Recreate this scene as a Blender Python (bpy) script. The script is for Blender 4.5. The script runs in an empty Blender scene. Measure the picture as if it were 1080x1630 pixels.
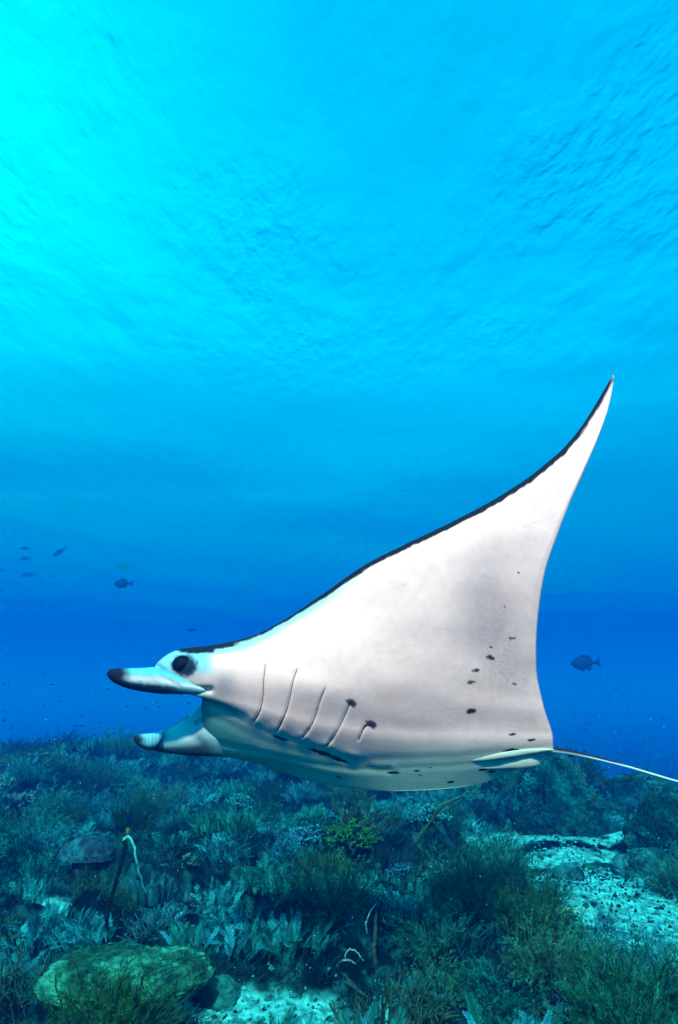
import bpy, math, random
import numpy as np
from mathutils import Vector, Matrix

random.seed(7)
rng = np.random.default_rng(11)
S = bpy.context.scene
COL = S.collection
R = math.radians

# ------------------------------------------------------------------ camera
F = 1062.0                       # focal length in photo pixels (photo 1080 x 1630)
PITCH = R(15.5)
CAM = np.array([0.0, 0.0, 1.6])
FWD = np.array([0, math.cos(PITCH), math.sin(PITCH)])
UP = np.array([0, -math.sin(PITCH), math.cos(PITCH)])
RIGHT = np.array([1.0, 0, 0])
cd = bpy.data.cameras.new('camera')
cam = bpy.data.objects.new('camera', cd); COL.objects.link(cam)
cam.location = CAM; cam.rotation_euler = (math.pi/2 + PITCH, 0, 0)
cd.sensor_fit = 'VERTICAL'; cd.sensor_height = 24; cd.lens = 24*F/1630
cd.clip_start = 0.05; cd.clip_end = 600
S.camera = cam

# ------------------------------------------------------------------ light
SUN_EL, SUN_AZ = R(40), R(184)     # azimuth clockwise from +Y: behind the camera, to its left
sdir = Vector((math.sin(SUN_AZ)*math.cos(SUN_EL), math.cos(SUN_AZ)*math.cos(SUN_EL), math.sin(SUN_EL)))
sl = bpy.data.lights.new('sun', 'SUN'); sl.energy = 5.0; sl.angle = R(2.0); sl.color = (1.0, 0.75, 0.62)
so = bpy.data.objects.new('sun', sl); COL.objects.link(so)
so.rotation_euler = sdir.to_track_quat('Z', 'Y').to_euler(); so.location = (0, 0, 30)

W = bpy.data.worlds.new('World'); S.world = W; W.use_nodes = True
nt = W.node_tree; nt.nodes.clear()
def N(nt, t, **kw):
    n = nt.nodes.new(t)
    for k, v in kw.items(): setattr(n, k, v)
    return n
sky = N(nt, 'ShaderNodeTexSky', sky_type='NISHITA', sun_disc=False, sun_elevation=SUN_EL, sun_rotation=SUN_AZ)
bg = N(nt, 'ShaderNodeBackground'); bg.inputs['Strength'].default_value = 0.15
out = N(nt, 'ShaderNodeOutputWorld')
tint = N(nt, 'ShaderNodeMixRGB', blend_type='MULTIPLY'); tint.inputs[0].default_value = 1
tint.inputs[2].default_value = (0.0, 1.83, 1.82, 1)
# broad glow added to the sky, up on the left
geo = N(nt, 'ShaderNodeNewGeometry')
dot = N(nt, 'ShaderNodeVectorMath', operation='DOT_PRODUCT')
g = Vector((-0.62, 0.62, 0.62)).normalized(); dot.inputs[1].default_value = (-g.x, -g.y, -g.z)
nt.links.new(geo.outputs['Incoming'], dot.inputs[0])
mx = N(nt, 'ShaderNodeMath', operation='MAXIMUM'); mx.inputs[1].default_value = 0
nt.links.new(dot.outputs['Value'], mx.inputs[0])
pw = N(nt, 'ShaderNodeMath', operation='POWER'); pw.inputs[1].default_value = 12
nt.links.new(mx.outputs[0], pw.inputs[0])
gl = N(nt, 'ShaderNodeMixRGB', blend_type='MIX')
gl.inputs[1].default_value = (0, 0, 0, 1); gl.inputs[2].default_value = (0.0, 3.0, 2.0, 1)
nt.links.new(pw.outputs[0], gl.inputs[0])
ad = N(nt, 'ShaderNodeMixRGB', blend_type='ADD'); ad.inputs[0].default_value = 1
nt.links.new(sky.outputs[0], tint.inputs[1]); nt.links.new(tint.outputs[0], ad.inputs[1])
nt.links.new(gl.outputs[0], ad.inputs[2]); nt.links.new(ad.outputs[0], bg.inputs['Color'])
nt.links.new(bg.outputs[0], out.inputs[0])

S.view_settings.view_transform = 'Standard'; S.view_settings.look = 'None'
S.view_settings.exposure = 1.0; S.view_settings.gamma = 1.0; S.view_settings.use_curve_mapping = False
S.render.engine = 'CYCLES'
S.cycles.volume_bounces = 2; S.cycles.max_bounces = 8; S.cycles.diffuse_bounces = 2; S.cycles.glossy_bounces = 2
S.cycles.transparent_max_bounces = 12
S.cycles.use_denoising = True
S.cycles.caustics_reflective = False; S.cycles.caustics_refractive = False
S.cycles.sample_clamp_indirect = 4

# ------------------------------------------------------------------ helpers
def P(px, py, D):
    """point seen at photo pixel (px, py) at depth D metres in front of the camera"""
    px = np.asarray(px, float); py = np.asarray(py, float); D = np.asarray(D, float)
    a = (px-540)/F; b = (815-py)/F
    return CAM + D[..., None]*(FWD + a[..., None]*RIGHT + b[..., None]*UP)

def hash2(ix, iy, s):
    h = (ix.astype(np.int64)*374761393 + iy.astype(np.int64)*668265263 + s*2147483647*13) & 0xffffffff
    h = ((h ^ (h >> 13))*1274126177) & 0xffffffff
    return ((h ^ (h >> 16)) & 0xffff)/65535.0
def vnoise(x, y, s=0):
    x = np.asarray(x, float); y = np.asarray(y, float)
    ix = np.floor(x); iy = np.floor(y); fx = x-ix; fy = y-iy
    fx = fx*fx*fx*(fx*(fx*6-15)+10); fy = fy*fy*fy*(fy*(fy*6-15)+10)
    a = hash2(ix, iy, s); b = hash2(ix+1, iy, s); c = hash2(ix, iy+1, s); d = hash2(ix+1, iy+1, s)
    return (a*(1-fx)+b*fx)*(1-fy) + (c*(1-fx)+d*fx)*fy
def fbm(x, y, o=4, s=0, g=0.5):
    x = np.asarray(x, float); y = np.asarray(y, float)
    t = 0; a = 1; n = 0
    for k in range(o):
        t = t + a*vnoise(x, y, s+k*17); n += a; a *= g
        x, y = x*1.6+y*1.2+3.1, -x*1.2+y*1.6+7.7
    return t/n          # 0..1
def smooth(a, b, x):
    t = np.clip((x-a)/(b-a), 0, 1); return t*t*(3-2*t)
def dseg(x, y, pts):
    """distance from points to a polyline"""
    d = np.full(np.shape(x), 1e9)
    for (x0, y0), (x1, y1) in zip(pts[:-1], pts[1:]):
        vx, vy = x1-x0, y1-y0
        t = np.clip(((x-x0)*vx+(y-y0)*vy)/(vx*vx+vy*vy+1e-9), 0, 1)
        d = np.minimum(d, np.hypot(x-x0-t*vx, y-y0-t*vy))
    return d

def mesh_np(name, V, faces, smooth_=True, mat=None, cols=None):
    """faces: int array (n,3) or (n,4), or list of such arrays"""
    if not isinstance(faces, (list, tuple)): faces = [faces]
    me = bpy.data.meshes.new(name)
    V = np.ascontiguousarray(V, dtype=np.float32)
    me.vertices.add(len(V)); me.vertices.foreach_set('co', V.ravel())
    idx = np.concatenate([f.ravel() for f in faces]).astype(np.int32)
    tot = np.concatenate([np.full(len(f), f.shape[1]) for f in faces]).astype(np.int32)
    st = np.concatenate([[0], np.cumsum(tot)[:-1]]).astype(np.int32)
    me.loops.add(len(idx)); me.loops.foreach_set('vertex_index', idx)
    me.polygons.add(len(tot)); me.polygons.foreach_set('loop_start', st)
    me.polygons.foreach_set('loop_total', tot)
    me.polygons.foreach_set('use_smooth', np.full(len(tot), smooth_))
    me.update(calc_edges=True)
    if cols is not None:
        a = me.color_attributes.new('pigment', 'FLOAT_COLOR', 'POINT')
        c = np.ones((len(V), 4), np.float32); c[:, :cols.shape[1]] = cols
        a.data.foreach_set('color', c.ravel())
    if mat: me.materials.append(mat)
    return me
def link(name, me, parent=None, loc=None):
    o = bpy.data.objects.new(name, me); COL.objects.link(o)
    if parent: o.parent = parent
    if loc is not None: o.location = loc
    return o
def tag(o, label=None, cat=None, group=None, kind=None):
    if label: o['label'] = label
    if cat: o['category'] = cat
    if group: o['group'] = group
    if kind: o['kind'] = kind
    return o
def empty(name, loc=(0, 0, 0)):
    return link(name, None, loc=loc)

def quads(nu, nv, close_u=False, off=0):
    """grid index faces, row-major (nu, nv)"""
    i = np.arange(nu if close_u else nu-1); j = np.arange(nv-1)
    I, J = np.meshgrid(i, j, indexing='ij'); I2 = (I+1) % nu
    return np.stack([I*nv+J, I2*nv+J, I2*nv+J+1, I*nv+J+1], -1).reshape(-1, 4)+off
def tube(pts, rad, n=8):
    pts = np.asarray(pts, float); rad = np.broadcast_to(rad, (len(pts),))
    T = np.gradient(pts, axis=0); T /= np.linalg.norm(T, axis=1)[:, None]+1e-9
    ref = np.array([0.13, 0.91, 0.39])
    A = np.cross(T, ref); A /= np.linalg.norm(A, axis=1)[:, None]+1e-9
    B = np.cross(T, A)
    th = np.arange(n)/n*2*math.pi
    V = pts[:, None]+rad[:, None, None]*(np.cos(th)[None, :, None]*A[:, None]+np.sin(th)[None, :, None]*B[:, None])
    k = len(pts)
    I, J = np.meshgrid(np.arange(k-1), np.arange(n), indexing='ij'); J2 = (J+1) % n
    q = np.stack([I*n+J, I*n+J2, (I+1)*n+J2, (I+1)*n+J], -1).reshape(-1, 4)
    return V.reshape(-1, 3), q
def crom(pts, n):
    """smooth resample of control points (k,d) to n points (Catmull-Rom)"""
    p = np.asarray(pts, float); k = len(p)
    t = np.linspace(0, k-1, n); i = np.minimum(t.astype(int), k-2); f = (t-i)[:, None]
    p0 = p[np.maximum(i-1, 0)]; p1 = p[i]; p2 = p[i+1]; p3 = p[np.minimum(i+2, k-1)]
    return 0.5*(2*p1+(p2-p0)*f+(2*p0-5*p1+4*p2-p3)*f**2+(3*p1-p0-3*p2+p3)*f**3)

def material(name, build):
    m = bpy.data.materials.new(name); m.use_nodes = True
    nt = m.node_tree; nt.nodes.clear(); o = N(nt, 'ShaderNodeOutputMaterial')
    build(nt, o); return m
def attr_mat(name, rough=0.6, spec=0.3, bump=0.2, bscale=60, mottle=0.25, trans=0.0, mscale=None, vary=0.0):
    """pigment from the mesh, mottled and bumped by procedural noise"""
    def b(nt, o):
        p = N(nt, 'ShaderNodeBsdfPrincipled'); p.inputs['Roughness'].default_value = rough
        p.inputs['Specular IOR Level'].default_value = spec
        a = N(nt, 'ShaderNodeVertexColor', layer_name='pigment')
        tc = N(nt, 'ShaderNodeTexCoord')
        n1 = N(nt, 'ShaderNodeTexNoise'); n1.inputs['Scale'].default_value = mscale or bscale*0.35; n1.inputs['Detail'].default_value = 5
        nt.links.new(tc.outputs['Object'], n1.inputs['Vector'])
        mr = N(nt, 'ShaderNodeMapRange'); mr.inputs[1].default_value = 0.3; mr.inputs[2].default_value = 0.7
        mr.inputs[3].default_value = 1-mottle; mr.inputs[4].default_value = 1+mottle
        nt.links.new(n1.outputs[0], mr.inputs[0])
        mul = N(nt, 'ShaderNodeVectorMath', operation='SCALE')
        nt.links.new(a.outputs[0], mul.inputs[0]); nt.links.new(mr.outputs[0], mul.inputs['Scale'])
        if vary:
            oi = N(nt, 'ShaderNodeObjectInfo'); r1 = N(nt, 'ShaderNodeMapRange')
            r1.inputs[3].default_value = 1-vary; r1.inputs[4].default_value = 1+vary
            nt.links.new(oi.outputs['Random'], r1.inputs[0])
            hs = N(nt, 'ShaderNodeMath', operation='MULTIPLY_ADD'); hs.inputs[1].default_value = .10; hs.inputs[2].default_value = .45
            nt.links.new(oi.outputs['Random'], hs.inputs[0])
            hv = N(nt, 'ShaderNodeHueSaturation'); nt.links.new(hs.outputs[0], hv.inputs['Hue'])
            nt.links.new(r1.outputs[0], hv.inputs['Value']); nt.links.new(mul.outputs[0], hv.inputs['Color'])
            mul = hv
        nt.links.new(mul.outputs[0], p.inputs['Base Color'])
        n2 = N(nt, 'ShaderNodeTexNoise'); n2.inputs['Scale'].default_value = bscale; n2.inputs['Detail'].default_value = 6
        nt.links.new(tc.outputs['Object'], n2.inputs['Vector'])
        bp = N(nt, 'ShaderNodeBump'); bp.inputs['Strength'].default_value = bump; bp.inputs['Distance'].default_value = 0.01
        nt.links.new(n2.outputs[0], bp.inputs['Height']); nt.links.new(bp.outputs[0], p.inputs['Normal'])
        if trans:
            tr = N(nt, 'ShaderNodeBsdfTranslucent'); nt.links.new(mul.outputs[0], tr.inputs[0])
            ms = N(nt, 'ShaderNodeMixShader'); ms.inputs[0].default_value = trans
            nt.links.new(p.outputs[0], ms.inputs[1]); nt.links.new(tr.outputs[0], ms.inputs[2])
            nt.links.new(ms.outputs[0], o.inputs[0])
        else: nt.links.new(p.outputs[0], o.inputs[0])
    return material(name, b)

# ------------------------------------------------------------------ the water: surface above, body of water as one volume
WATER_Z = 7.2
def water_build(nt, o):
    tc = N(nt, 'ShaderNodeTexCoord')
    mp = N(nt, 'ShaderNodeMapping'); mp.inputs['Rotation'].default_value = (0, 0, R(35)); mp.inputs['Scale'].default_value = (1, 0.55, 1)
    nt.links.new(tc.outputs['Object'], mp.inputs[0])
    hs = []
    for sc, det, w in ((0.45, 3, 1.0), (1.7, 4, 0.42), (7.0, 6, 0.13)):
        n = N(nt, 'ShaderNodeTexNoise'); n.inputs['Scale'].default_value = sc; n.inputs['Detail'].default_value = det
        n.inputs['Distortion'].default_value = 0.25
        nt.links.new(mp.outputs[0], n.inputs['Vector'])
        m = N(nt, 'ShaderNodeMath', operation='MULTIPLY'); m.inputs[1].default_value = w
        nt.links.new(n.outputs[0], m.inputs[0]); hs.append(m)
    a = N(nt, 'ShaderNodeMath', operation='ADD'); nt.links.new(hs[0].outputs[0], a.inputs[0]); nt.links.new(hs[1].outputs[0], a.inputs[1])
    pm = N(nt, 'ShaderNodeTexNoise'); pm.inputs['Scale'].default_value = .22; pm.inputs['Detail'].default_value = 3
    nt.links.new(tc.outputs['Object'], pm.inputs['Vector'])
    pr = N(nt, 'ShaderNodeMapRange'); pr.inputs[1].default_value = .48; pr.inputs[2].default_value = .62; pr.inputs[3].default_value = .25; pr.inputs[4].default_value = 2.6
    nt.links.new(pm.outputs[0], pr.inputs[0])
    pmul = N(nt, 'ShaderNodeMath', operation='MULTIPLY'); nt.links.new(pr.outputs[0], pmul.inputs[0]); nt.links.new(hs[2].outputs[0], pmul.inputs[1]); hs[2] = pmul
    a2 = N(nt, 'ShaderNodeMath', operation='ADD'); nt.links.new(a.outputs[0], a2.inputs[0]); nt.links.new(hs[2].outputs[0], a2.inputs[1])
    bp = N(nt, 'ShaderNodeBump'); bp.inputs['Distance'].default_value = 0.34
    ln = N(nt, 'ShaderNodeVectorMath', operation='LENGTH'); nt.links.new(tc.outputs['Object'], ln.inputs[0])
    cm = N(nt, 'ShaderNodeMapRange'); cm.inputs[1].default_value = 6.5; cm.inputs[2].default_value = 14; cm.inputs[3].default_value = 1.0; cm.inputs[4].default_value = .07
    nt.links.new(ln.outputs['Value'], cm.inputs[0]); nt.links.new(cm.outputs[0], bp.inputs['Strength'])   # choppier patch overhead, calmer farther out
    nt.links.new(a2.outputs[0], bp.inputs['Height'])
    lw = N(nt, 'ShaderNodeLayerWeight'); lw.inputs['Blend'].default_value = 0.5
    nt.links.new(bp.outputs[0], lw.inputs['Normal'])
    rp = N(nt, 'ShaderNodeValToRGB')
    el = rp.color_ramp.elements
    el[0].position = 0.06; el[0].color = (0.0, 0.0, 0.0, 1)
    el[1].position = 0.90; el[1].color = (1, 1, 1, 1)
    e = el.new(0.73); e.color = (.85, .85, .85, 1)
    e = el.new(0.2); e.color = (.17, .17, .17, 1)
    e = el.new(0.42); e.color = (0.33, 0.33, 0.33, 1)
    e = el.new(0.58); e.color = (0.62, 0.62, 0.62, 1)
    nt.links.new(lw.outputs['Facing'], rp.inputs[0])
    tr = N(nt, 'ShaderNodeBsdfTransparent'); tr.inputs[0].default_value = (1, 1, 1, 1)
    gl = N(nt, 'ShaderNodeBsdfGlossy'); gl.inputs['Roughness'].default_value = 0.15; gl.inputs[0].default_value = (0.0, 0.75, .98, 1)
    nt.links.new(bp.outputs[0], gl.inputs['Normal'])
    ms = N(nt, 'ShaderNodeMixShader')
    nt.links.new(rp.outputs[0], ms.inputs[0]); nt.links.new(tr.outputs[0], ms.inputs[1]); nt.links.new(gl.outputs[0], ms.inputs[2])
    nt.links.new(ms.outputs[0], o.inputs[0])
MW = material('water_surface', water_build)
gx = np.sign(np.linspace(-1, 1, 161))*np.abs(np.linspace(-1, 1, 161))**2*450
X, Y = np.meshgrid(gx, gx+10, indexing='ij')
Z = WATER_Z+0.22*(fbm(X*0.16+Y*0.1, Y*0.25-X*0.08, 3, 5)-0.5)
o = link('water_surface', mesh_np('water_surface', np.stack([X, Y, Z], -1).reshape(-1, 3), quads(161, 161), mat=MW))
tag(o, 'rippled underside of the sea surface, bright cyan', kind='structure')

def haze_build(nt, o):
    v = N(nt, 'ShaderNodeVolumePrincipled')
    v.inputs['Color'].default_value = (0.0, 0.20, 0.80, 1)
    v.inputs['Absorption Color'].default_value = (0.24, 0.36, 0.64, 1)
    v.inputs['Density'].default_value = 0.0235; v.inputs['Anisotropy'].default_value = 0.42
    nt.links.new(v.outputs[0], o.inputs['Volume'])
MH = material('haze', haze_build)
bx = np.array([[x, y, z] for x in (-420, 420) for y in (-400, 440) for z in (-9.0, WATER_Z-0.6)], float)
bf = np.array([[0, 1, 3, 2], [4, 6, 7, 5], [0, 4, 5, 1], [2, 3, 7, 6], [0, 2, 6, 4], [1, 5, 7, 3]])
o = link('haze', mesh_np('haze', bx, bf, smooth_=False, mat=MH)); tag(o, 'blue sea water filling the whole scene', kind='stuff')
# ------------------------------------------------------------------ sea floor
def gpt(px, py, z=0.0):
    """ground position (x, y) seen at a pixel, for floor height z"""
    d = FWD+(px-540)/F*RIGHT+(815-py)/F*UP
    t = (z-CAM[2])/d[2]
    return CAM[0]+t*d[0], CAM[1]+t*d[1]
SAND = [((905, 1352), 1.15, 0.5), ((890, 1378), .5, .35), ((1000, 1480), 0.9, 0.55), ((940, 1410), .6, .5), ((470, 1600), 0.55, 0.26), ((100, 1450), 0.42, 0.22), ((1060, 1400), .6, .6), ((1070, 1560), .5, .3)]
def hbig(x, y):
    far = smooth(8, 18, np.hypot(x, y))
    return (fbm(x*0.33+4, y*0.33, 3, 3)-0.5)*(0.6+.8*far)-5.5*smooth(0, 15, np.hypot(x, y)*(.9+.2*fbm(x*.15, y*.15, 2, 4))-(21-10*smooth(5, 15, np.degrees(np.arctan2(x, y)))))
def hmid(x, y): return (fbm(x*1.15, y*1.15, 4, 8)-0.45)*0.95
def hraw(x, y): return hbig(x, y)+hmid(x, y)
def gflat(px, py):
    d = FWD+(px-540)/F*RIGHT+(815-py)/F*UP
    t = np.arange(1.5, 40, .02); p = CAM+t[:, None]*d; k = np.argmax(p[:, 2] < hraw(p[:, 0], p[:, 1])-.05)
    return p[k, 0], p[k, 1]
SANDG = [(gflat(*c), rx, ry) for c, rx, ry in SAND]
def sand_mask(x, y):
    m = np.zeros(np.shape(x)); w = (fbm(x*2.2, y*2.2, 4, 31)-0.5)*1.1
    for (cx, cy), rx, ry in SANDG:
        d = np.hypot((x-cx)/rx, (y-cy)/ry)
        m = np.maximum(m, 1-smooth(0.75, 1.15, d+w))
    return m
def sand_soft(x, y):
    m = np.zeros(np.shape(x))
    for (cx, cy), rx, ry in SANDG: m = np.maximum(m, 1-smooth(.7, 2.3, np.hypot((x-cx)/rx, (y-cy)/ry)))
    return m
def hgt0(x, y):
    s = sand_soft(x, y)
    return hbig(x, y)+hmid(x, y)*(1-.8*s)-.02*s
def hgt(x, y):
    s = sand_soft(x, y); r = np.abs(fbm(x*5, y*5, 4, 21)-0.5)*2
    return hgt0(x, y)+(0.16*(0.5-r)+0.07*(fbm(x*16, y*16, 4, 41)-0.5))*(1-0.85*s)+0.012*(fbm(x*30, y*30, 3, 44)-.5)*s
ang = np.concatenate([np.linspace(-180, -42, 28)[:-1], np.linspace(-42, 42, 560), np.linspace(42, 180, 28)[1:]])
rad = np.concatenate([[0.05, .8, 1.6], np.geomspace(2.3, 16, 420), np.geomspace(16.5, 32, 70), np.geomspace(34, 410, 30)])
A, RR = np.meshgrid(np.radians(ang), rad, indexing='ij')
X, Y = RR*np.sin(A), RR*np.cos(A)
Z = hgt(X, Y)
s = sand_mask(X, Y); spk = fbm(X*9, Y*9, 4, 77)
rub = smooth(.52, .6, fbm(X*22, Y*22, 3, 91))
ss = s*(1-0.5*rub)*smooth(.28, .5, spk+.1)
algae = np.array([0.000, 0.005, 0.006]); rock = np.array([0.001, 0.016, 0.018]); sandc = np.array([0.02, 0.43, 0.43])
k1 = smooth(.45, .62, fbm(X*3, Y*3, 4, 61))[..., None]
c = algae*(1-k1)+rock*k1
pale = smooth(.6, .68, fbm(X*12, Y*12, 4, 13))[..., None]*.7
c = c*(1-pale)+np.array([0.003, .07, .075])*pale
c = c*(1-ss[..., None])+sandc*ss[..., None]
M_floor = attr_mat('reef_floor', rough=.95, spec=0, bump=.8, bscale=45, mottle=.45, mscale=30)
o = link('sea_floor', mesh_np('sea_floor', np.stack([X, Y, Z], -1).reshape(-1, 3), quads(len(ang), len(rad))[:, ::-1], mat=M_floor, cols=c.reshape(-1, 3)))
tag(o, 'rubbly reef floor with pale sand patches', kind='structure')

# ------------------------------------------------------------------ the manta ray
# spanwise stations: v, then the front edge -> back edge curve as (x, y, depth) control points seen from the camera
ST = [
 (-1.00, [(838,905,4.75),(842,908,4.76),(846,911,4.77),(850,914,4.78),(853,917,4.79),(856,920,4.80)]),
 (-0.90, [(775,955,4.68),(792,958,4.69),(808,962,4.70),(822,966,4.71),(836,970,4.72),(850,974,4.72)]),
 (-0.72, [(640,1040,4.45),(690,1045,4.48),(735,1050,4.5),(775,1052,4.5),(810,1055,4.5),(842,1060,4.5)]),
 (-0.48, [(490,1188,4.15),(560,1214,4.2),(630,1226,4.2),(700,1224,4.2),(765,1212,4.18),(822,1190,4.1)]),
 (-0.36, [(430,1212,3.90),(500,1243,3.95),(590,1257,3.98),(680,1257,3.98),(765,1246,3.92),(835,1215,3.8)]),
 (-0.22, [(370,1206,3.62),(460,1220,3.68),(560,1238,3.72),(670,1244,3.72),(770,1234,3.66),(855,1210,3.5)]),
 (-0.10, [(338,1194,3.42),(430,1204,3.42),(540,1222,3.44),(660,1232,3.44),(775,1220,3.40),(873,1201,3.3)]),
 ( 0.00, [(326,1165,3.30),(420,1184,3.24),(530,1207,3.24),(655,1218,3.25),(775,1208,3.24),(880,1195,3.2)]),
 ( 0.08, [(321,1128,3.16),(412,1163,3.10),(520,1189,3.10),(650,1203,3.12),(775,1196,3.14),(881,1190,3.16)]),
 ( 0.13, [(318,1106,3.06),(408,1147,3.00),(515,1176,3.01),(645,1188,3.04),(772,1184,3.08),(881,1184,3.12)]),
 ( 0.19, [(262,1097,3.02),(385,1118,2.95),(500,1147,2.96),(635,1165,3.0),(765,1168,3.05),(880,1170,3.1)]),
 ( 0.25, [(244,1076,3.03),(370,1090,2.93),(490,1118,2.93),(630,1140,2.97),(760,1148,3.03),(876,1155,3.08)]),
 ( 0.30, [(255,1051,3.06),(375,1065,2.94),(495,1092,2.92),(630,1112,2.96),(755,1124,3.01),(868,1132,3.06)]),
 ( 0.34, [(285,1034,3.12),(390,1044,2.96),(505,1065,2.93),(635,1085,2.95),(755,1098,3.0),(862,1108,3.05)]),
 ( 0.38, [(338,1027,3.14),(425,1025,2.98),(525,1036,2.93),(640,1055,2.94),(752,1070,2.98),(856,1080,3.03)]),
 ( 0.44, [(402,1012,3.10),(480,1000,2.98),(565,1003,2.93),(660,1018,2.93),(760,1032,2.96),(854,1045,3.00)]),
 ( 0.50, [(452,987,3.06),(525,972,2.97),(600,972,2.93),(685,983,2.92),(770,995,2.94),(855,1005,2.98)]),
 ( 0.57, [(515,945,3.04),(580,930,2.96),(645,928,2.93),(715,936,2.92),(790,945,2.93),(860,955,2.96)]),
 ( 0.64, [(580,900,3.03),(635,888,2.97),(693,884,2.94),(752,889,2.93),(812,896,2.94),(869,906,2.96)]),
 ( 0.71, [(650,864,3.03),(697,851,2.98),(745,846,2.96),(795,847,2.95),(845,850,2.96),(886,856,2.98)]),
 ( 0.78, [(725,828,3.04),(765,815,3.01),(803,808,2.99),(840,804,2.99),(875,803,3.0),(906,804,3.01)]),
 ( 0.85, [(800,787,3.08),(830,774,3.05),(858,764,3.04),(885,757,3.04),(909,752,3.05),(930,750,3.06)]),
 ( 0.91, [(862,744,3.12),(884,731,3.11),(904,720,3.11),(922,710,3.11),(938,702,3.12),(952,698,3.12)]),
 ( 0.96, [(915,693,3.18),(928,682,3.18),(940,672,3.18),(951,663,3.18),(960,656,3.19),(968,651,3.19)]),
 ( 0.99, [(950,641,3.23),(957,634,3.23),(963,628,3.23),(968,622,3.23),(972,617,3.23),(976,613,3.23)]),
 ( 1.00, [(974,600,3.26),(975,599,3.26),(976,598,3.26),(977,597,3.26),(977,597,3.26),(978,598,3.26)]),
]
NU, NV = 430, 380
vs = np.array([s[0] for s in ST])
CP = np.array([crom(s[1], NU) for s in ST])               # (stations, NU, 3)
# spanwise monotone-ish cubic through the stations
vv = np.concatenate([np.linspace(-1, -.36, 60)[:-1], np.linspace(-.36, 1, NV-59)])
def hermite(vs, C, v):
    m = np.zeros_like(C); d = np.diff(C, axis=0)/np.diff(vs)[:, None, None]
    h = np.diff(vs)[:, None, None]
    m[1:-1] = (d[:-1]*h[1:]+d[1:]*h[:-1])/(h[1:]+h[:-1]); m[0] = d[0]; m[-1] = d[-1]
    i = np.clip(np.searchsorted(vs, v, side='right')-1, 0, len(vs)-2)
    hh = (vs[i+1]-vs[i])[:, None, None]; t = ((v-vs[i])/(vs[i+1]-vs[i]))[:, None, None]
    return (2*t**3-3*t**2+1)*C[i]+(t**3-2*t**2+t)*hh*m[i]+(-2*t**3+3*t**2)*C[i+1]+(t**3-t**2)*hh*m[i+1]
G = hermite(vs, CP, vv).transpose(1, 0, 2)                # (NU, NV, 3)
uu = np.linspace(0, 1, NU)[:, None]; VV = vv[None, :]
PX, PY, DD = G[..., 0], G[..., 1], G[..., 2].copy()
PX = PX.copy(); PY = PY.copy()
# rear edge: faint scallops
DD0 = DD.copy()
def sh(px): return -0.00026*np.maximum(np.asarray(px, float)-500, 0)
k19 = int(np.argmin(np.abs(vv-.19))); k36 = int(np.argmin(np.abs(vv+.36)))
t_ = np.clip((PY-PY[:, k19:k19+1])/110, 0, 1.6); t_[:, :k36] = t_[:, k36:k36+1]
law = DD[:, k19:k19+1]+.26*t_**2/(t_+.35)
law[:, :k36] += (DD[:, :k36]-DD[:, k36:k36+1])*.45
wl = 1-smooth(.10, .36, VV)
DD = DD*(1-wl)+law*wl
DD += sh(PX); DD0 = DD.copy()
# ---- relief: belly fullness, gill flaps, folds
GILLS = [[(423,1056),(420,1085),(419,1110),(414,1132),(405,1148)],
         [(474,1063),(467,1085),(462,1110),(455,1135),(442,1163)],
         [(518,1094),(510,1115),(503,1138),(494,1158),(482,1174)],
         [(557,1118),(550,1137),(540,1158),(530,1175),(520,1188)],
         [(590,1150),(581,1156),(576,1166),(571,1178)]]
edge = np.minimum(uu, 1-uu)
rnd = np.sqrt(np.clip(edge/0.05, 0, 1))                    # rounds the rims over
DD += 0.012*(1-rnd)*(VV < .95)
for gpts in GILLS:
    d = dseg(PX, PY, gpts)
    sgn = PX-np.interp(PY, [p[1] for p in gpts], [p[0] for p in gpts])
    yr = smooth(gpts[0][1]-6, gpts[0][1]+14, PY)*(1-smooth(gpts[-1][1]-4, gpts[-1][1]+8, PY))
    DD += 0.006*np.exp(-(d/2.2)**2)*yr                     # the slit
    DD -= 0.0013*np.exp(-((sgn-7)/11.0)**2)*yr*(sgn > 0)*smooth(0, 4, sgn)    # the flap behind it
# scalloped lower ends of the gill flaps
ridge = [(330,1112),(372,1135),(402,1152),(440,1166),(480,1178),(520,1192),(560,1208),(600,1216)]
dr = dseg(PX, PY, ridge); below = PY-np.interp(PX, [p[0] for p in ridge], [p[1] for p in ridge])
sc = 0.5+0.5*np.cos((PX-425)/39*2*math.pi)
DD += 0.004*np.exp(-((below-5)/7)**2)*(PX > 335)*(PX < 600)*(0.4+.6*sc)
DD -= 0.005*np.exp(-((below+7)/7)**2)*(PX > 395)*(PX < 585)*(1-sc)
# long folds along the belly towards the tail
for pts, w, a in (([(560,1210),(640,1208),(720,1206),(800,1197),(870,1191)], 7, .0028),
                  ([(640,1222),(720,1219),(790,1212),(860,1203)], 6, .0025),
                  ([(330,1180),(420,1200),(500,1216),(560,1224),(620,1226)], 6, .005),
                  ([(340,1140),(420,1178),(500,1203),(560,1214)], 9, .004)):
    DD += a*np.exp(-(dseg(PX, PY, pts)/w)**2)
DD += 0.008*(fbm(PX/80, PY/80, 2, 3)-.5)+0.0006*(fbm(PX/7, PY/2.5, 3, 9)-.5)
# muscle swell along the near wing
DD -= 0.05*np.exp(-(((PX-560)/170)**2+((PY-1090)/90)**2))
DD += 0.018*np.exp(-(((PX-790)/70)**2+((PY-980)/120)**2))
# cheek and eye bulge
DD -= 0.030*np.exp(-(((PX-292)/30)**2+((PY-1058)/22)**2))
DD += 0.012*np.exp(-(((PX-292)/15)**2+((PY-1059)/13)**2))
DD += 0.022*np.exp(-(dseg(PX, PY, [(252,1062),(275,1085),(310,1098),(335,1098)])/5)**2)
Vn = P(PX, PY, DD)
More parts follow.
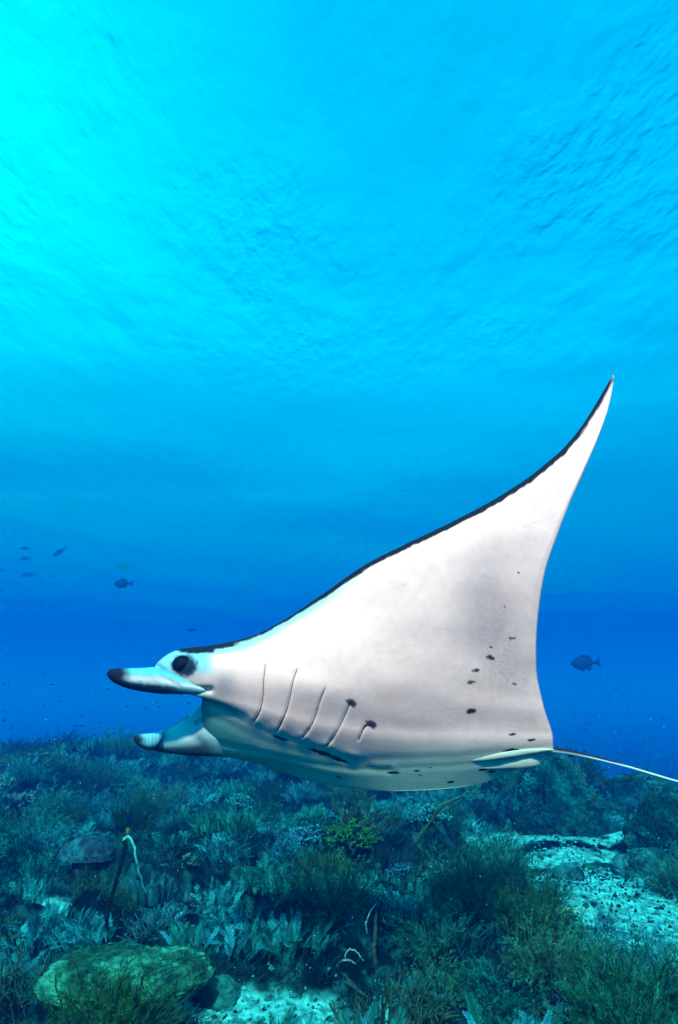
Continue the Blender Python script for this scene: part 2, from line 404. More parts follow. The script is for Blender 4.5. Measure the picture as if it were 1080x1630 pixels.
# dorsal side: thick over the body, thin at the wings
th = 0.30*np.exp(-((VV-0.05)/0.20)**2)+0.075*np.exp(-((VV-0.1)/0.55)**2)+0.008
th = th*(1-smooth(.9, 1.0, np.abs(VV))*.7)*(.25+.75*smooth(-.5, -.2, VV))
prof = np.sqrt(np.clip(uu/0.18, 0, 1))*(1-smooth(.35, 1.0, uu)*.97)
prof = np.where(uu < .18, np.sin(np.clip(uu/.18, 0, 1)*math.pi/2)**.7, 1-smooth(.3, 1, uu)*.985)
nrm = np.cross(np.gradient(P(PX, PY, DD0), axis=0), np.gradient(P(PX, PY, DD0), axis=1))
nrm /= np.linalg.norm(nrm, axis=2)[..., None]+1e-12
if nrm[NU//2, NV//2, 1] < 0: nrm = -nrm                   # away from the camera
# near the rims keep the offset behind the silhouette: follow the view ray
vr = P(PX, PY, np.ones_like(PX))-CAM; vr /= np.linalg.norm(vr, axis=2)[..., None]
wv = (1.0*smooth(-.8, -.55, VV)-.35*smooth(-.30, -.1, VV)*np.ones_like(PX))[..., None]; nn = nrm*(1-wv)+vr*wv
nn[..., 2] = np.where(VV < .3, nn[..., 2]+.25*(1-smooth(0, .3, VV)), nn[..., 2])
Vd = Vn+nn*(th*prof)[..., None]
e0 = (uu <= 0)|(uu >= 1)|(VV >= 1)|(VV <= -1)
Vd = np.where(e0[..., None], Vn+vr*0.004, Vd)
q = quads(NU, NV); n0 = NU*NV
idx = np.arange(n0).reshape(NU, NV)
rim = np.concatenate([idx[:, 0], idx[-1, 1:], idx[-2::-1, -1], idx[0, -2:0:-1]])
r2 = np.roll(rim, -1)
rq = np.stack([rim, r2, r2+n0, rim+n0], -1)
# pigment, plus some light painted over it
white = np.array([0.70, 0.62, 0.595]); black = np.array([0.006, 0.009, 0.012])
nz = fbm(PX/5, PY/5, 3, 51)
# distance from the front rim in pixels
LEx = PX[0][None, :]; LEy = PY[0][None, :]
iw = np.nonzero(vv > .30)[0][::6]
le = [(PX[0, k], PY[0, k]) for k in iw]+[(PX[0, -1], PY[0, -1])]
dle = np.full(PX.shape, 1e3); nr = VV[0] > .28; dle[:, nr] = dseg(PX[:, nr], PY[:, nr], le)
jag = (fbm(PX/1.7+PY/4, PY/7-PX/9, 3, 5)-.5)*3.6+(fbm((PX+PY)/37, (PX-PY)/16, 2, 4)-.5)*3
wd = np.interp(PX[0], [330, 345, 420, 500, 620, 760, 860, 930, 975], [8, 5, 3.5, 6.5, 8, 9, 8.5, 7, 4])[None, :]
onwing = (VV > .335)
stripe = (1-smooth(-1.6, 1.6, dle-wd+jag))*onwing
col = np.ones(PX.shape+(3,))*white
col *= (0.93+0.09*fbm(PX/45, PY/45, 4, 71)+0.07*(fbm(PX/16, PY/1.7, 3, 73)-.5)+.05*(fbm(PX/2.2, PY/2.2, 2, 74)-.5))[..., None]
def mixc(col, m, c): return col*(1-m[..., None])+np.array(c)*m[..., None]
warm = smooth(.45, .7, fbm(PX/70+3, PY/50, 3, 76)); col = mixc(col, .22*warm, (.62, .50, .42))
# cyan light painted on the rim between the stripe and the belly
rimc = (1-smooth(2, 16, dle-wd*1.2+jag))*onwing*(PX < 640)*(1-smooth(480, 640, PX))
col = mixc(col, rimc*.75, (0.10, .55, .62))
# dusky patch on the outer wing, pale towards the rim
dus = np.exp(-(((PX-775)/48)**2+((PY-965)/85)**2)**1.2)
dus2 = np.exp(-(((PX-815)/40)**2+((PY-1050)/55)**2)**1.2)*.6
grain = .75+.5*fbm(PX/3, PY/2, 2, 33)
col = mixc(col, np.clip((.50*dus+.30*dus2)*grain, 0, 1), (.20, .21, .25))
col = mixc(col, .16*(1-smooth(0, 90, np.abs(PX-850+(PY-850)*.3)))*(PY < 960), (.5, .35, .42))
cheek = np.exp(-(((PX-357)/22)**2+((PY-1090)/22)**2))
col = mixc(col, .55*cheek*grain, (.08, .16, .22))
lip = np.exp(-(dseg(PX, PY, [(322,1108),(345,1118),(372,1132)])/7)**2)
col = mixc(col, .6*lip, (.05, .17, .18))
mid = np.exp(-(dseg(PX, PY, [(345,1150),(352,1175),(385,1190)])/9)**2)
col = mixc(col, .35*mid, (.06, .2, .2))
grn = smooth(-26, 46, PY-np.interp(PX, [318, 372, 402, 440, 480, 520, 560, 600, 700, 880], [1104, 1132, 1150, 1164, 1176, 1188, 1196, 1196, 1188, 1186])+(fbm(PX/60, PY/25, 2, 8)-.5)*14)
col = mixc(col, grn*(.80+.18*(1-smooth(330, 520, PX))), (.15, .64, .50))  # dimmer green light of the underside, painted over belly and jaw
mth = np.exp(-(uu/.05)**2)*smooth(-.2, -.05, VV)*(1-smooth(.11, .16, VV))
col = mixc(col, .85*mth, (.04, .22, .24))
# spots
SP = [(750,1132,8,4.5),(817,1016,6,2.8),(779,1046,5,3.2),(784,1049,4,2.6),(758,1067,6.5,2.4),(750,1086,7.5,2.6),
      (801,967,4,1.5),(827,911,3.6,1.3),(818,1089,4.5,1.5),(782,1030,3,1),(816,1169,5,1.8),(846,1178,8,2.4),
      (814,1194,13,2.6),(627,1230,10,2.4),(664,1227,5,1.6),(718,1245,6,2),(540,1237,4,1.5),(447,1175,13,2.2),
      (515,1199,24,4.0),(540,1209,17,3.2),(770,1225,7,2),(784,1228,6,2),(669,1234,3,1),(686,1222,2,1)]
for sx, sy, rx, ry in SP:
    tilt = .32 if sx < 560 else (-.12 if sx > 700 else 0)
    dx = PX-sx; dy = PY-sy-tilt*dx
    d = np.sqrt((dx/rx)**2+(dy/ry)**2)+(nz-.5)*.9
    col = mixc(col, 1-smooth(.8, 1.15, d), (.012, .02, .024))
for sx, sy in ((589,1154), (557,1120)):
    for k in range(7):
        a = -2.2+k*.5
        d = dseg(PX, PY, [(sx, sy), (sx+9*math.cos(a), sy+6*math.sin(a))])
        col = mixc(col, (1-smooth(1.2, 3.2, d+(nz-.5)*2))*.9, (.015, .022, .03))
col = mixc(col, .28*np.exp(-(((PX-466)/5)**2+((PY-1068)/5)**2)), (.2, .2, .25))
# dusty freckles round the outer spots
fr = smooth(.74, .8, vnoise(PX/1.5, PY/1.5, 12))*np.exp(-(((PX-805)/45)**2+((PY-1050)/60)**2))
col = mixc(col, .28*fr, (.1, .1, .12))
# scratches
for a, b in (((833,838),(868,826)), ((650,905),(660,907)), ((640,930),(648,931)), ((700,1000),(716,1003))):
    col = mixc(col, .22*(1-smooth(.6, 2.2, dseg(PX, PY, [a, b]))), (.35, .3, .33))
# head: dark crown, eye surround, cyan light painted on the head side
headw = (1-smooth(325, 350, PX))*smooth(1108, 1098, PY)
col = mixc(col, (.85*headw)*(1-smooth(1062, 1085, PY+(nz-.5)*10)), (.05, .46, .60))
eyes = 1-smooth(14, 24, np.hypot((PX-294), (PY-1060)*1.2)+(nz-.5)*7)
col = mixc(col, eyes**.5, (.004, .02, .035))
creases = (.5+.5*np.sin((PX+PY*1.2)/1.9))*np.exp(-(dseg(PX, PY, [(270,1086),(300,1098),(328,1100)])/6)**2)
col = mixc(col, .35*creases, (.1, .3, .35))
rear = 1-smooth(.3, 1.8, np.hypot(PX-PX[-1][None, :], PY-PY[-1][None, :])+(nz-.5)*1.5)
col = mixc(col, rear*.6*(VV > .1), (.05, .16, .2))
crown = 1-smooth(-1.5, 1.5, dseg(PX, PY, [(289,1034),(312,1035),(338,1034)])-5+(nz-.5)*3)
col = mixc(col, crown, black)
col = mixc(col, stripe, black)
col[0] = np.where(onwing[0][:, None], black, col[0])
cold = np.ones(PX.shape+(3,))*black*1.5
blk = np.where(VV < .334, 1.0, 0.0)*(1-smooth(0, .04, uu))
cold = mixc(cold, blk, (.3, .45, .5))
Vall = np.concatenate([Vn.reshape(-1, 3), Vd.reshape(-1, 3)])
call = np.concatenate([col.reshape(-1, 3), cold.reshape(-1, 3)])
ORG = P(np.array(600.), np.array(1130.), np.array(3.2))
M_skin = attr_mat('manta_skin', rough=.7, spec=.07, bump=.05, bscale=110, mottle=.05, mscale=25)
manta = empty('manta_ray', ORG)
tag(manta, 'large manta ray gliding left above the reef, one white-bellied wing raised high', 'manta ray')
def mp(name, V, faces, cols=None, mat=None, parent=None):
    base = ORG if parent is None else ORG
    o = link(name, mesh_np(name, np.asarray(V)-base, faces, mat=mat or M_skin, cols=cols)); o.parent = parent or manta
    if parent is not None: o.location = (0, 0, 0)
    return o
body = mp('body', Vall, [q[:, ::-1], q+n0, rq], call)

def depth_at(px, py, lim=None):
    m = (VV > -.2)*np.ones_like(PX)
    d2 = (PX-px)**2+(PY-py)**2+(1-m)*1e6
    i = np.unravel_index(np.argmin(d2), d2.shape); return DD[i]

# gill slits: dark slivers let into the grooves
M_dark = attr_mat('slit_dark', rough=.7, spec=.1, mottle=.2)
for gi, gpts in enumerate(GILLS):
    c = crom(gpts, 26); w = np.interp(np.linspace(0, 1, 26), [0, .1, .6, .93, 1], [.2, .45, .6, 1.6, .25])
    if gi == 4: w = np.interp(np.linspace(0, 1, 26), [0, .3, .7, 1], [2.5, 2.2, 1.2, .2])
    t = np.gradient(c, axis=0); t /= np.linalg.norm(t, axis=1)[:, None]; nn_ = np.stack([-t[:, 1], t[:, 0]], 1)
    Dg = np.array([depth_at(*p) for p in c])-.004
    rows = [P((c+nn_*(k*w)[:, None])[:, 0], (c+nn_*(k*w)[:, None])[:, 1], Dg+abs(k)*.003) for k in (-1, 0, 1)]
    V = np.stack(rows, 0).reshape(-1, 3)
    mp('gill_slit', V, quads(3, 26), np.ones((78, 3))*np.array([.02, .035, .045]), M_dark)

# lofted lobes (cephalic fins, pelvic fins): top and bottom outlines plus a depth curve
def lobe(name, top, bot, depth, thick, colf, n=60, m=28, parent=None, mat=None):
    T = crom(top, n); B = crom(bot, n); D = np.interp(np.linspace(0, 1, n), np.linspace(0, 1, len(depth)), depth)
    K = np.interp(np.linspace(0, 1, n), np.linspace(0, 1, len(thick)), thick)
    ph = np.arange(m)/m*2*math.pi
    s = (1-np.cos(ph))/2                                    # 0 top, 1 bottom
    px = T[:, None, 0]*(1-s)+B[:, None, 0]*s; py = T[:, None, 1]*(1-s)+B[:, None, 1]*s
    dd = D[:, None]-np.sin(ph)[None]*K[:, None]+sh(px)
    dd = dd+.0022*np.sin(px*.55+py*.9)*np.exp(-(dseg(px, py, [(275,1088),(300,1098),(330,1100)])/9)**2)+.004*np.exp(-(dseg(px, py, [(243,1064),(258,1078),(285,1092)])/3)**2)+.003*(fbm(px/22, py/7, 2, 6)-.5)
    V = P(px, py, dd).reshape(-1, 3)
    I, J = np.meshgrid(np.arange(n-1), np.arange(m), indexing='ij'); J2 = (J+1) % m
    f = np.stack([I*m+J, (I+1)*m+J, (I+1)*m+J2, I*m+J2], -1).reshape(-1, 4)
    cc = colf(px, py, s[None]*np.ones_like(px)).reshape(-1, 3)
    caps = [np.array([[0*m+k, 0*m+(k+1) % m, 0*m+(k+2) % m] for k in range(0, m-2)])]
    return mp(name, V, [f, caps[0]], cc, mat, parent)
def colA(px, py, s):
    c = np.ones(px.shape+(3,))*np.array([.12, .50, .60])
    nzz = fbm(px/5, py/3, 3, 5)
    c = mixc(c, .8*(1-smooth(.0, .42, s+(nzz-.5)*.3)), (.015, .42, .60))  # cyan highlight along the top, put into the colour
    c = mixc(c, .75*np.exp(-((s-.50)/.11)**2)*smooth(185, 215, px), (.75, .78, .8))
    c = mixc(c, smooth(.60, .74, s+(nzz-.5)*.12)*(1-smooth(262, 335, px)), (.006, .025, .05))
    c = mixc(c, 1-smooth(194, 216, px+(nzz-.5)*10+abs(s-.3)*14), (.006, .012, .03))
    return c
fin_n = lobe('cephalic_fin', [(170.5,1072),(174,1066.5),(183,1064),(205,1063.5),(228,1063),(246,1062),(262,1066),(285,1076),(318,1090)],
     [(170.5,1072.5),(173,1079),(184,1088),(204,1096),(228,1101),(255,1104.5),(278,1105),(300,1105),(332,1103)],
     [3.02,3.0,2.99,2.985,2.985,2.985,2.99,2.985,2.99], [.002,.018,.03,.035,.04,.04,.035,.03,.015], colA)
fin_n['label'] = 'dark tipped near head fin in front of the eye'
def colB(px, py, s):
    c = np.ones(px.shape+(3,))*np.array([.14, .60, .66])
    nzz = fbm(px/9, py/9, 3, 15)
    c = mixc(c, np.clip(1.1*np.exp(-(((px-308)/30)**2+((py-1166)/17)**2))+(nzz-.5)*.5, 0, .95), (.38, .68, .74)); c = mixc(c, .8*np.exp(-(dseg(px, py, [(250,1180),(280,1170),(310,1180),(335,1188)])/4)**2), (.42, .74, .82))  # pale lit streaks painted into the far fin
    c = mixc(c, .9*np.exp(-(((px-322)/13)**2+((py-1178-(px-322)*.5)/9)**2)), (.02, .17, .24))
    c = mixc(c, smooth(.62, .85, s)*(1-smooth(320, 380, px)), (.01, .05, .08))
    c = mixc(c, (1-smooth(.02, .12, s))*(px < 300)*.6, (.01, .1, .14))
    c = mixc(c, 1-smooth(1.5, 4, dseg(px, py, [(310,1148),(316,1151),(323,1146),(331,1144)])), (.03, .2, .25))
    c = mixc(c, 1-smooth(.8, 2, dseg(px, py, [(328,1146),(331,1141)])), (.0, .01, .02))
    return c
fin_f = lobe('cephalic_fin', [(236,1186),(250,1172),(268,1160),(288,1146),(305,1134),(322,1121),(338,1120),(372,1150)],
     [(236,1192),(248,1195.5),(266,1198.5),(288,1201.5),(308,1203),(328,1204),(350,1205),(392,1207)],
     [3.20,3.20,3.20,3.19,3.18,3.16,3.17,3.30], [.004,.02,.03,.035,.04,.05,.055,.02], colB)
fin_f['label'] = 'far head fin spreading below the mouth'
def colC(px, py, s):
    c = np.ones(px.shape+(3,))*np.array([.04, .42, .56])
    c = mixc(c, .35*(.5+.5*np.sin(px*1.1+s*3))*np.exp(-((s-.35)/.3)**2), (.3, .75, .8))
    c = mixc(c, smooth(.62, .85, s), (.01, .04, .09))
    c = mixc(c, 1-smooth(222, 238, px+abs(s-.4)*14), (.006, .02, .05))
    return c
tipf = lobe('fin_tip', [(212.5,1175),(215,1171),(224,1168.5),(240,1167),(254,1164.5),(266,1159)],
     [(212.5,1176),(216,1183),(226,1190),(240,1194.5),(252,1189),(262,1170)],
     [3.17,3.16,3.15,3.14,3.15,3.17], [.002,.016,.024,.024,.018,.004], colC, parent=fin_f)
# eye
def ball(c, r, sc=(1, 1, 1), n=24, m=16):
    th_ = np.arange(n)/n*2*math.pi; ph = np.linspace(0.02, math.pi-.02, m)
    T_, Ph = np.meshgrid(th_, ph, indexing='ij')
    V = np.stack([np.sin(Ph)*np.cos(T_)*sc[0], np.sin(Ph)*np.sin(T_)*sc[1], np.cos(Ph)*sc[2]], -1).reshape(-1, 3)*r+c
    return V, quads(n, m, close_u=True)
ed = depth_at(291, 1058)
V, f = ball(P(np.array(290.5), np.array(1058.5), np.array(ed+.024)), .046, (1, .8, .92))
M_eye = attr_mat('eye', rough=.6, spec=.04, bump=.0, mottle=.1)
eye = mp('eye', V, f, np.ones((len(V), 3))*np.array([.001, .006, .01]), M_eye)
V, f = ball(P(np.array(289.), np.array(1059.), np.array(ed-.006)), .018, (1, .8, 1))
mp('pupil', V, f, np.ones((len(V), 3))*np.array([.002, .004, .006]), M_eye, parent=eye)
# tail
tp = crom([(868,1192,3.2),(884,1194,3.2),(910,1198,3.18),(950,1207,3.14),(1000,1220,3.08),(1040,1232,3.02),(1085,1245,2.95),(1160,1262,2.85),(1300,1290,2.7)], 90)
c3 = P(tp[:, 0], tp[:, 1], tp[:, 2]+sh(np.minimum(tp[:, 0], 880)))
V, f = tube(c3, np.interp(np.linspace(0, 1, 90), [0, .12, .5, 1], [.016, .0125, .0065, .0022]), 14)
up_ = (V-np.repeat(c3, 14, 0)); up_ = up_@UP/np.linalg.norm(up_, axis=1)
xs_ = np.repeat(tp[:, 0], 14)
m_ = smooth(-.1, .2, up_-smooth(900, 1060, xs_)*.8)
cc = mixc(np.ones((len(V), 3))*np.array([.35, .85, .85]), m_, (.008, .012, .02))
mp('tail', V, f, cc)
# pelvic fins each side of the tail root
def colD(px, py, s):
    c = np.ones(px.shape+(3,))*np.array([.30, .52, .46])
    c = mixc(c, .5*(1-smooth(.0, .2, s)), (.55, .62, .57))
    return mixc(c, .4*smooth(.8, 1, s), (.1, .3, .3))
lobe('pelvic_fin', [(736,1209),(770,1203),(805,1196),(840,1191.5),(868,1191),(882,1192.5)], [(736,1212),(770,1211),(805,1207),(840,1202),(868,1197),(883,1194.5)],
     [depth_at(760,1208)-sh(760), depth_at(800,1200)-sh(800), depth_at(840,1196)-sh(840), depth_at(875,1193)-sh(875)], [.001,.006,.010,.012,.011,.004], colD)
lobe('pelvic_fin', [(730,1216),(765,1213),(800,1208),(835,1202),(858,1199),(868,1200)], [(730,1221),(770,1224),(805,1224),(838,1222.5),(860,1217),(869.5,1205)],
     [depth_at(755,1218)-sh(755)+.01, depth_at(800,1214)-sh(800)+.01, depth_at(835,1210)-sh(835), 3.19], [.001,.006,.011,.014,.012,.004], colD)

# ------------------------------------------------------------------ reef life
def gz(px, py):
    """point of the sea floor seen at a pixel"""
    d = FWD+(px-540)/F*RIGHT+(815-py)/F*UP
    t = np.arange(1.5, 40, .02); pts = CAM+t[:, None]*d
    h = hgt0(pts[:, 0], pts[:, 1]); k = np.argmax(pts[:, 2] < h)
    return pts[k, 0], pts[k, 1], float(hgt(pts[k:k+1, 0], pts[k:k+1, 1])[0])
def proj(p):
    d = np.asarray(p, float)-CAM; z = d@FWD
    return 540+F*(d@RIGHT)/z, 815-F*(d@UP)/z, z
C = lambda *a: np.array(a, float)
M_soft = attr_mat('soft_coral', rough=.95, spec=0, bump=0, mottle=.4, mscale=9, trans=.05, vary=.6)
M_hard = attr_mat('hard_coral', rough=.95, spec=0, bump=1.0, bscale=55, mottle=.65, mscale=22, vary=.25)
M_whip = attr_mat('whip', rough=.9, spec=.02, bump=.4, bscale=150, mottle=.2)

class Tri:
    def __init__(s): s.V = []; s.F3 = []; s.F4 = []; s.C = []; s.n = 0
    def add(s, V, F_, C_):
        V = np.asarray(V, float).reshape(-1, 3); C_ = np.broadcast_to(C_, V.shape)
        s.V.append(V); s.C.append(C_)
        (s.F3 if F_.shape[1] == 3 else s.F4).append(F_+s.n); s.n += len(V)
    def mesh(s, name, mat, sm=False):
        fs = []
        if s.F3: fs.append(np.concatenate(s.F3))
        if s.F4: fs.append(np.concatenate(s.F4))
        return mesh_np(name, np.concatenate(s.V), fs, smooth_=sm, mat=mat, cols=np.concatenate(s.C))
def arc(base, az, lean0, lean1, L, n=12, sway=0):
    """a curved axis that starts near upright and bends over"""
    le = np.linspace(lean0, lean1, n); a = az+np.linspace(0, sway, n)
    st = np.stack([np.sin(le)*np.cos(a), np.sin(le)*np.sin(a), np.cos(le)], 1)*L/n
    return np.asarray(base)+np.concatenate([[[0, 0, 0]], np.cumsum(st, 0)])
def add_frond(T, ax, width, c0, c1, npin=17, thick=.0035):
    n = len(ax); Tn = np.gradient(ax, axis=0); Tn /= np.linalg.norm(Tn, axis=1)[:, None]+1e-9
    side = np.cross(Tn, C(0, 0, 1)+rng.normal(0, .15, 3)); side /= np.linalg.norm(side, axis=1)[:, None]+1e-9
    V, f = tube(ax, np.linspace(.0045, .0015, n), 3); T.add(V, f, c0*.5+c1*.4)
    u = np.linspace(.12, .99, npin)*(n-1); i = np.minimum(u.astype(int), n-2); fr = (u-i)[:, None]
    p = ax[i]*(1-fr)+ax[i+1]*fr; t = Tn[i]; sd = side[i]
    prof_ = np.sin(np.clip(np.linspace(.12, 1, npin), 0, 1)**.75*math.pi*.93)**.7+.12
    for sg in (-1, 1):
        L = 1.15*width*prof_*rng.uniform(.8, 1.15, npin)
        dirn = sd*sg*.82+t*.55+rng.normal(0, .07, (npin, 3)); dirn /= np.linalg.norm(dirn, axis=1)[:, None]
        mid_ = p+dirn*(L*.55)[:, None]
        tip = p+dirn*L[:, None]+t*(L*.22)[:, None]+C(0, 0, -1)*(L*.12)[:, None]
        w = t*thick
        V = np.concatenate([p-w, p+w, mid_+w*.8, mid_-w*.8, tip])
        k = np.arange(npin); N_ = npin
        f4 = np.stack([k, k+N_, k+2*N_, k+3*N_], 1)
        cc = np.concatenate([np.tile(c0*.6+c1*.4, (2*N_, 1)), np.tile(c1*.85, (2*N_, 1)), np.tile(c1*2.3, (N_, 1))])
        T.add(V, f4, cc); 
        T.F3.append(np.stack([k+3*N_, k+2*N_, k+4*N_], 1)+T.n-len(V))
TEAL0, TEAL1 = C(.000, .007, .009), C(.005, .235, .245)
GRN0, GRN1 = C(.001, .007, .006), C(.005, .125, .085)
OLV0, OLV1 = C(.003, .012, .007), C(.008, .11, .05)
def feather_bush(seed, c0=TEAL0, c1=TEAL1, nf=80, L0=.26, az0=.5):
    """irregular thicket: fronds rise from a spread-out base and sweep with the current"""
    T = Tri()
    for k in range(nf):
        r_ = .24*math.sqrt(rng.random()); th_ = rng.uniform(0, 6.28)
        b = C(math.cos(th_)*r_, math.sin(th_)*r_*.8, .06*(1-r_/.24)-.02)
        L = L0*rng.uniform(.35, 1.0)*(1.1-1.2*r_)
        az = az0+rng.normal(0, 1.0) if rng.random() < .45 else th_+rng.normal(0, .6)
        l0 = abs(rng.normal(0, .35)); a = arc(b, az, l0, l0+rng.uniform(.2, 1.3), L, 8, rng.normal(0, .7))
        add_frond(T, a, rng.uniform(.4, .9)*min(.034, .2*L+.006), c0, c1*rng.uniform(.15, 1.9)*np.array([1, 1, rng.uniform(.85, 1.1)]), 13, .0022)
    V, f = tube(C(0, 0, -.1)+C(0, 0, 1)*np.linspace(0, .12, 3)[:, None], [.1, .09, .02], 7); T.add(V, f, c0)
    return T.mesh('feather_coral', M_soft)
def fuzzy_bush(seed, c0=GRN0, c1=GRN1, nb=60, L0=.36):
    """many forking wavy plumes set all round with fine soft hairs"""
    T = Tri()
    for k in range(nb):
        az = k*2.399+rng.normal(0, .3); q_ = math.sqrt((k+.5)/nb)
        b = C(math.cos(az), math.sin(az), 0)*.12*q_
        L = L0*rng.uniform(.5, 1.15)*(1.1-.3*q_)
        a = arc(b, az, .4*q_, 1.0*q_+rng.uniform(-.1, .6), L, 9, rng.normal(0, 1.0))
        n = len(a); V, f = tube(a, np.linspace(.004, .0012, n), 3); T.add(V, f, c0)
        v = rng.uniform(.6, 1.4)
        for j in range(11):                                   # side plumes
            u0 = rng.uniform(.25, 1)*(n-1.01); i0 = int(u0); p0 = a[i0]+(a[i0+1]-a[i0])*(u0-i0); t0 = a[i0+1]-a[i0]; t0 /= np.linalg.norm(t0)
            d0 = t0*.9+rng.normal(0, .5, 3)+C(.12, 0, .1); d0 /= np.linalg.norm(d0); l0 = rng.uniform(.05, .10)*(1.2-.5*u0/n)
            ts = rng.uniform(.05, 1, 18); bend = rng.normal(0, .3, 3)
            p = p0+d0*(l0*ts)[:, None]+bend*(l0*ts**2)[:, None]
            d = rng.normal(0, 1, (18, 3)); d /= np.linalg.norm(d, axis=1)[:, None]; d = d*.6+d0*.7
            Lh = rng.uniform(.012, .028, 18); w = np.cross(d, rng.normal(0, 1, 3)); w *= .0017/(np.linalg.norm(w, axis=1)[:, None]+1e-9)
            V = np.concatenate([p-w, p+w, p+d*Lh[:, None]]); k_ = np.arange(18)
            q2 = (.35+.65*i0/n)
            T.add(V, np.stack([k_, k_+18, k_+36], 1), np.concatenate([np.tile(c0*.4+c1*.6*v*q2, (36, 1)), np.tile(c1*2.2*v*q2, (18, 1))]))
    return T.mesh('plume_coral', M_soft)
def blob(c, r, n=6, m=5, sq=1.0):
    V, f = ball(np.asarray(c), r, (1, 1, sq), n, m); return V, f
def knob_coral(seed, c0, c1, nb=60, R0=.2, rb=.018, depth=2):
    """short forking branches that end in knobs"""
    T = Tri()
    for k in range(nb):
        az = k*2.399; q_ = math.sqrt((k+.5)/nb); el_ = q_*1.25
        d = C(math.sin(el_)*math.cos(az), math.sin(el_)*math.sin(az), math.cos(el_)*.85)+rng.normal(0, .08, 3)
        L = R0*rng.uniform(.7, 1.1)
        a = np.stack([d*L*t*C(.6+.4*t, .6+.4*t, 1) for t in (0.2, .5, .8, 1)])
        V, f = tube(a, [rb*.7, rb*.7, rb*.75, rb*.6], 5); T.add(V, f, np.repeat(np.stack([c0, c0, c0*.5+c1*.5, c1]), 5, 0))
        for j in range(4):
            e = a[-1]+rng.normal(0, .8, 3)*rb*1.1; V, f = blob(e, rb*rng.uniform(.45, .8), 6, 4); T.add(V, f, c1*rng.uniform(.7, 1.4))
    return T.mesh('knobbly_coral', M_hard, True)
def staghorn(seed, c0, c1, nb=26, L0=.3):
    T = Tri()
    def br(b, d, L, r, lv):
        d = d/np.linalg.norm(d); ts = np.linspace(0, 1, 5); bend = rng.normal(0, .12, 3)
        a = b+d*L*ts[:, None]+bend*L*(ts**2)[:, None]
        V, f = tube(a, np.linspace(r, r*.55, 5), 5); T.add(V, f, np.repeat(np.linspace(0, 1, 5), 5)[:, None]*(c1-c0)*(1 if lv == 0 else .5)+c0)
        if lv > 0:
            for j in range(rng.integers(2, 4)):
                t = rng.uniform(.4, 1); br(b+d*L*t+bend*L*t*t, d+rng.normal(0, .55, 3), L*rng.uniform(.45, .7), r*.65, lv-1)
    for k in range(nb):
        az = k*2.399; q_ = math.sqrt((k+.5)/nb)
        br(C(math.cos(az), math.sin(az), 0)*.12*q_, C(math.cos(az)*q_, math.sin(az)*q_, .75), L0*.6, .014, 2)
    return T.mesh('branching_coral', M_hard, True)
def leafy(seed, c0, c1, nl=80, L0=.13):
    """rosette of broad, wavy lobes"""
    T = Tri()
    for k in range(nl):
        az = k*2.399+rng.normal(0, .2); q_ = math.sqrt((k+.5)/nl)
        b = C(math.cos(az), math.sin(az), 0)*.13*q_
        a = arc(b, az, .2+.4*q_, .5+1.0*q_+rng.normal(0, .2), L0*rng.uniform(.7, 1.2), 6, rng.normal(0, .4))
        Tn = np.gradient(a, axis=0); sd = np.cross(Tn, C(0, 0, 1)); sd /= np.linalg.norm(sd, axis=1)[:, None]+1e-9
        n = len(a); w = np.sin(np.linspace(.25, 2.9, n))*rng.uniform(.010, .026)
        rows = []
        for j, s_ in enumerate((-1, -.5, 0, .5, 1)):
            up_w = .35*w*abs(s_)+.012*np.sin(np.arange(n)*1.9+j*2.1+k)
            rows.append(a+sd*(w*s_*(1+.25*np.sin(np.arange(n)*2.3+k)))[:, None]+C(0, 0, 1)*up_w[:, None])
        V = np.stack(rows, 1).reshape(-1, 3)
        cc = c0+(c1*rng.uniform(.7, 1.3)-c0)*np.repeat(np.linspace(.2, 1, n), 5)[:, None]
        T.add(V, quads(n, 5), cc)
    return T.mesh('leafy_coral', M_soft, True)
def n3(V, sc, o=4, s=0):
    return (fbm(V[:, 0]*sc+V[:, 2]*sc*.7+9, V[:, 1]*sc-V[:, 2]*sc*.8, o, s)+fbm(V[:, 2]*sc+3, V[:, 0]*sc*.8-V[:, 1]*sc*.6, o, s+5))/2
def rock(name, R3, sc=2.2, amp=.35, famp=.10, c0=C(.001, .020, .024), c1=C(.004, .12, .12), nu=150, nv=90, seed=0, flat=0.0, under=0.0, mat=None, pol=.62):
    th_ = np.arange(nu)/nu*2*math.pi; ph = np.linspace(0.01, math.pi*pol, nv)
    T_, Ph = np.meshgrid(th_, ph, indexing='ij')
    D_ = np.stack([np.sin(Ph)*np.cos(T_), np.sin(Ph)*np.sin(T_), np.cos(Ph)], -1).reshape(-1, 3)
    Vn_ = D_*np.array(R3)
    n1 = n3(Vn_/max(R3), sc, 4, seed); n2 = n3(Vn_/max(R3), sc*5, 4, seed+3)
    rid = 1-np.abs(n2-.5)*4
    r = 1+amp*(n1-.5)*2+famp*rid+famp*.5*(n3(Vn_/max(R3), sc*14, 3, seed+8)-.5)*2
    V = Vn_*r[:, None]
    if flat: 
        top = R3[2]*flat; V[:, 2] = np.where(V[:, 2] > top, top+(V[:, 2]-top)*.3, V[:, 2])
    if under: 
        k = 1-under*smooth(.45, .0, V[:, 2]/R3[2]); V[:, 0] *= k; V[:, 1] *= k
    m_ = np.clip(smooth(.45, .62, n3(V, 9, 4, seed+4))*.8+.25*rid, 0, 1)[:, None]
    cc = c0+(c1-c0)*m_
    return mesh_np(name, V, quads(nu, nv, close_u=True), mat=mat or M_hard, cols=cc)

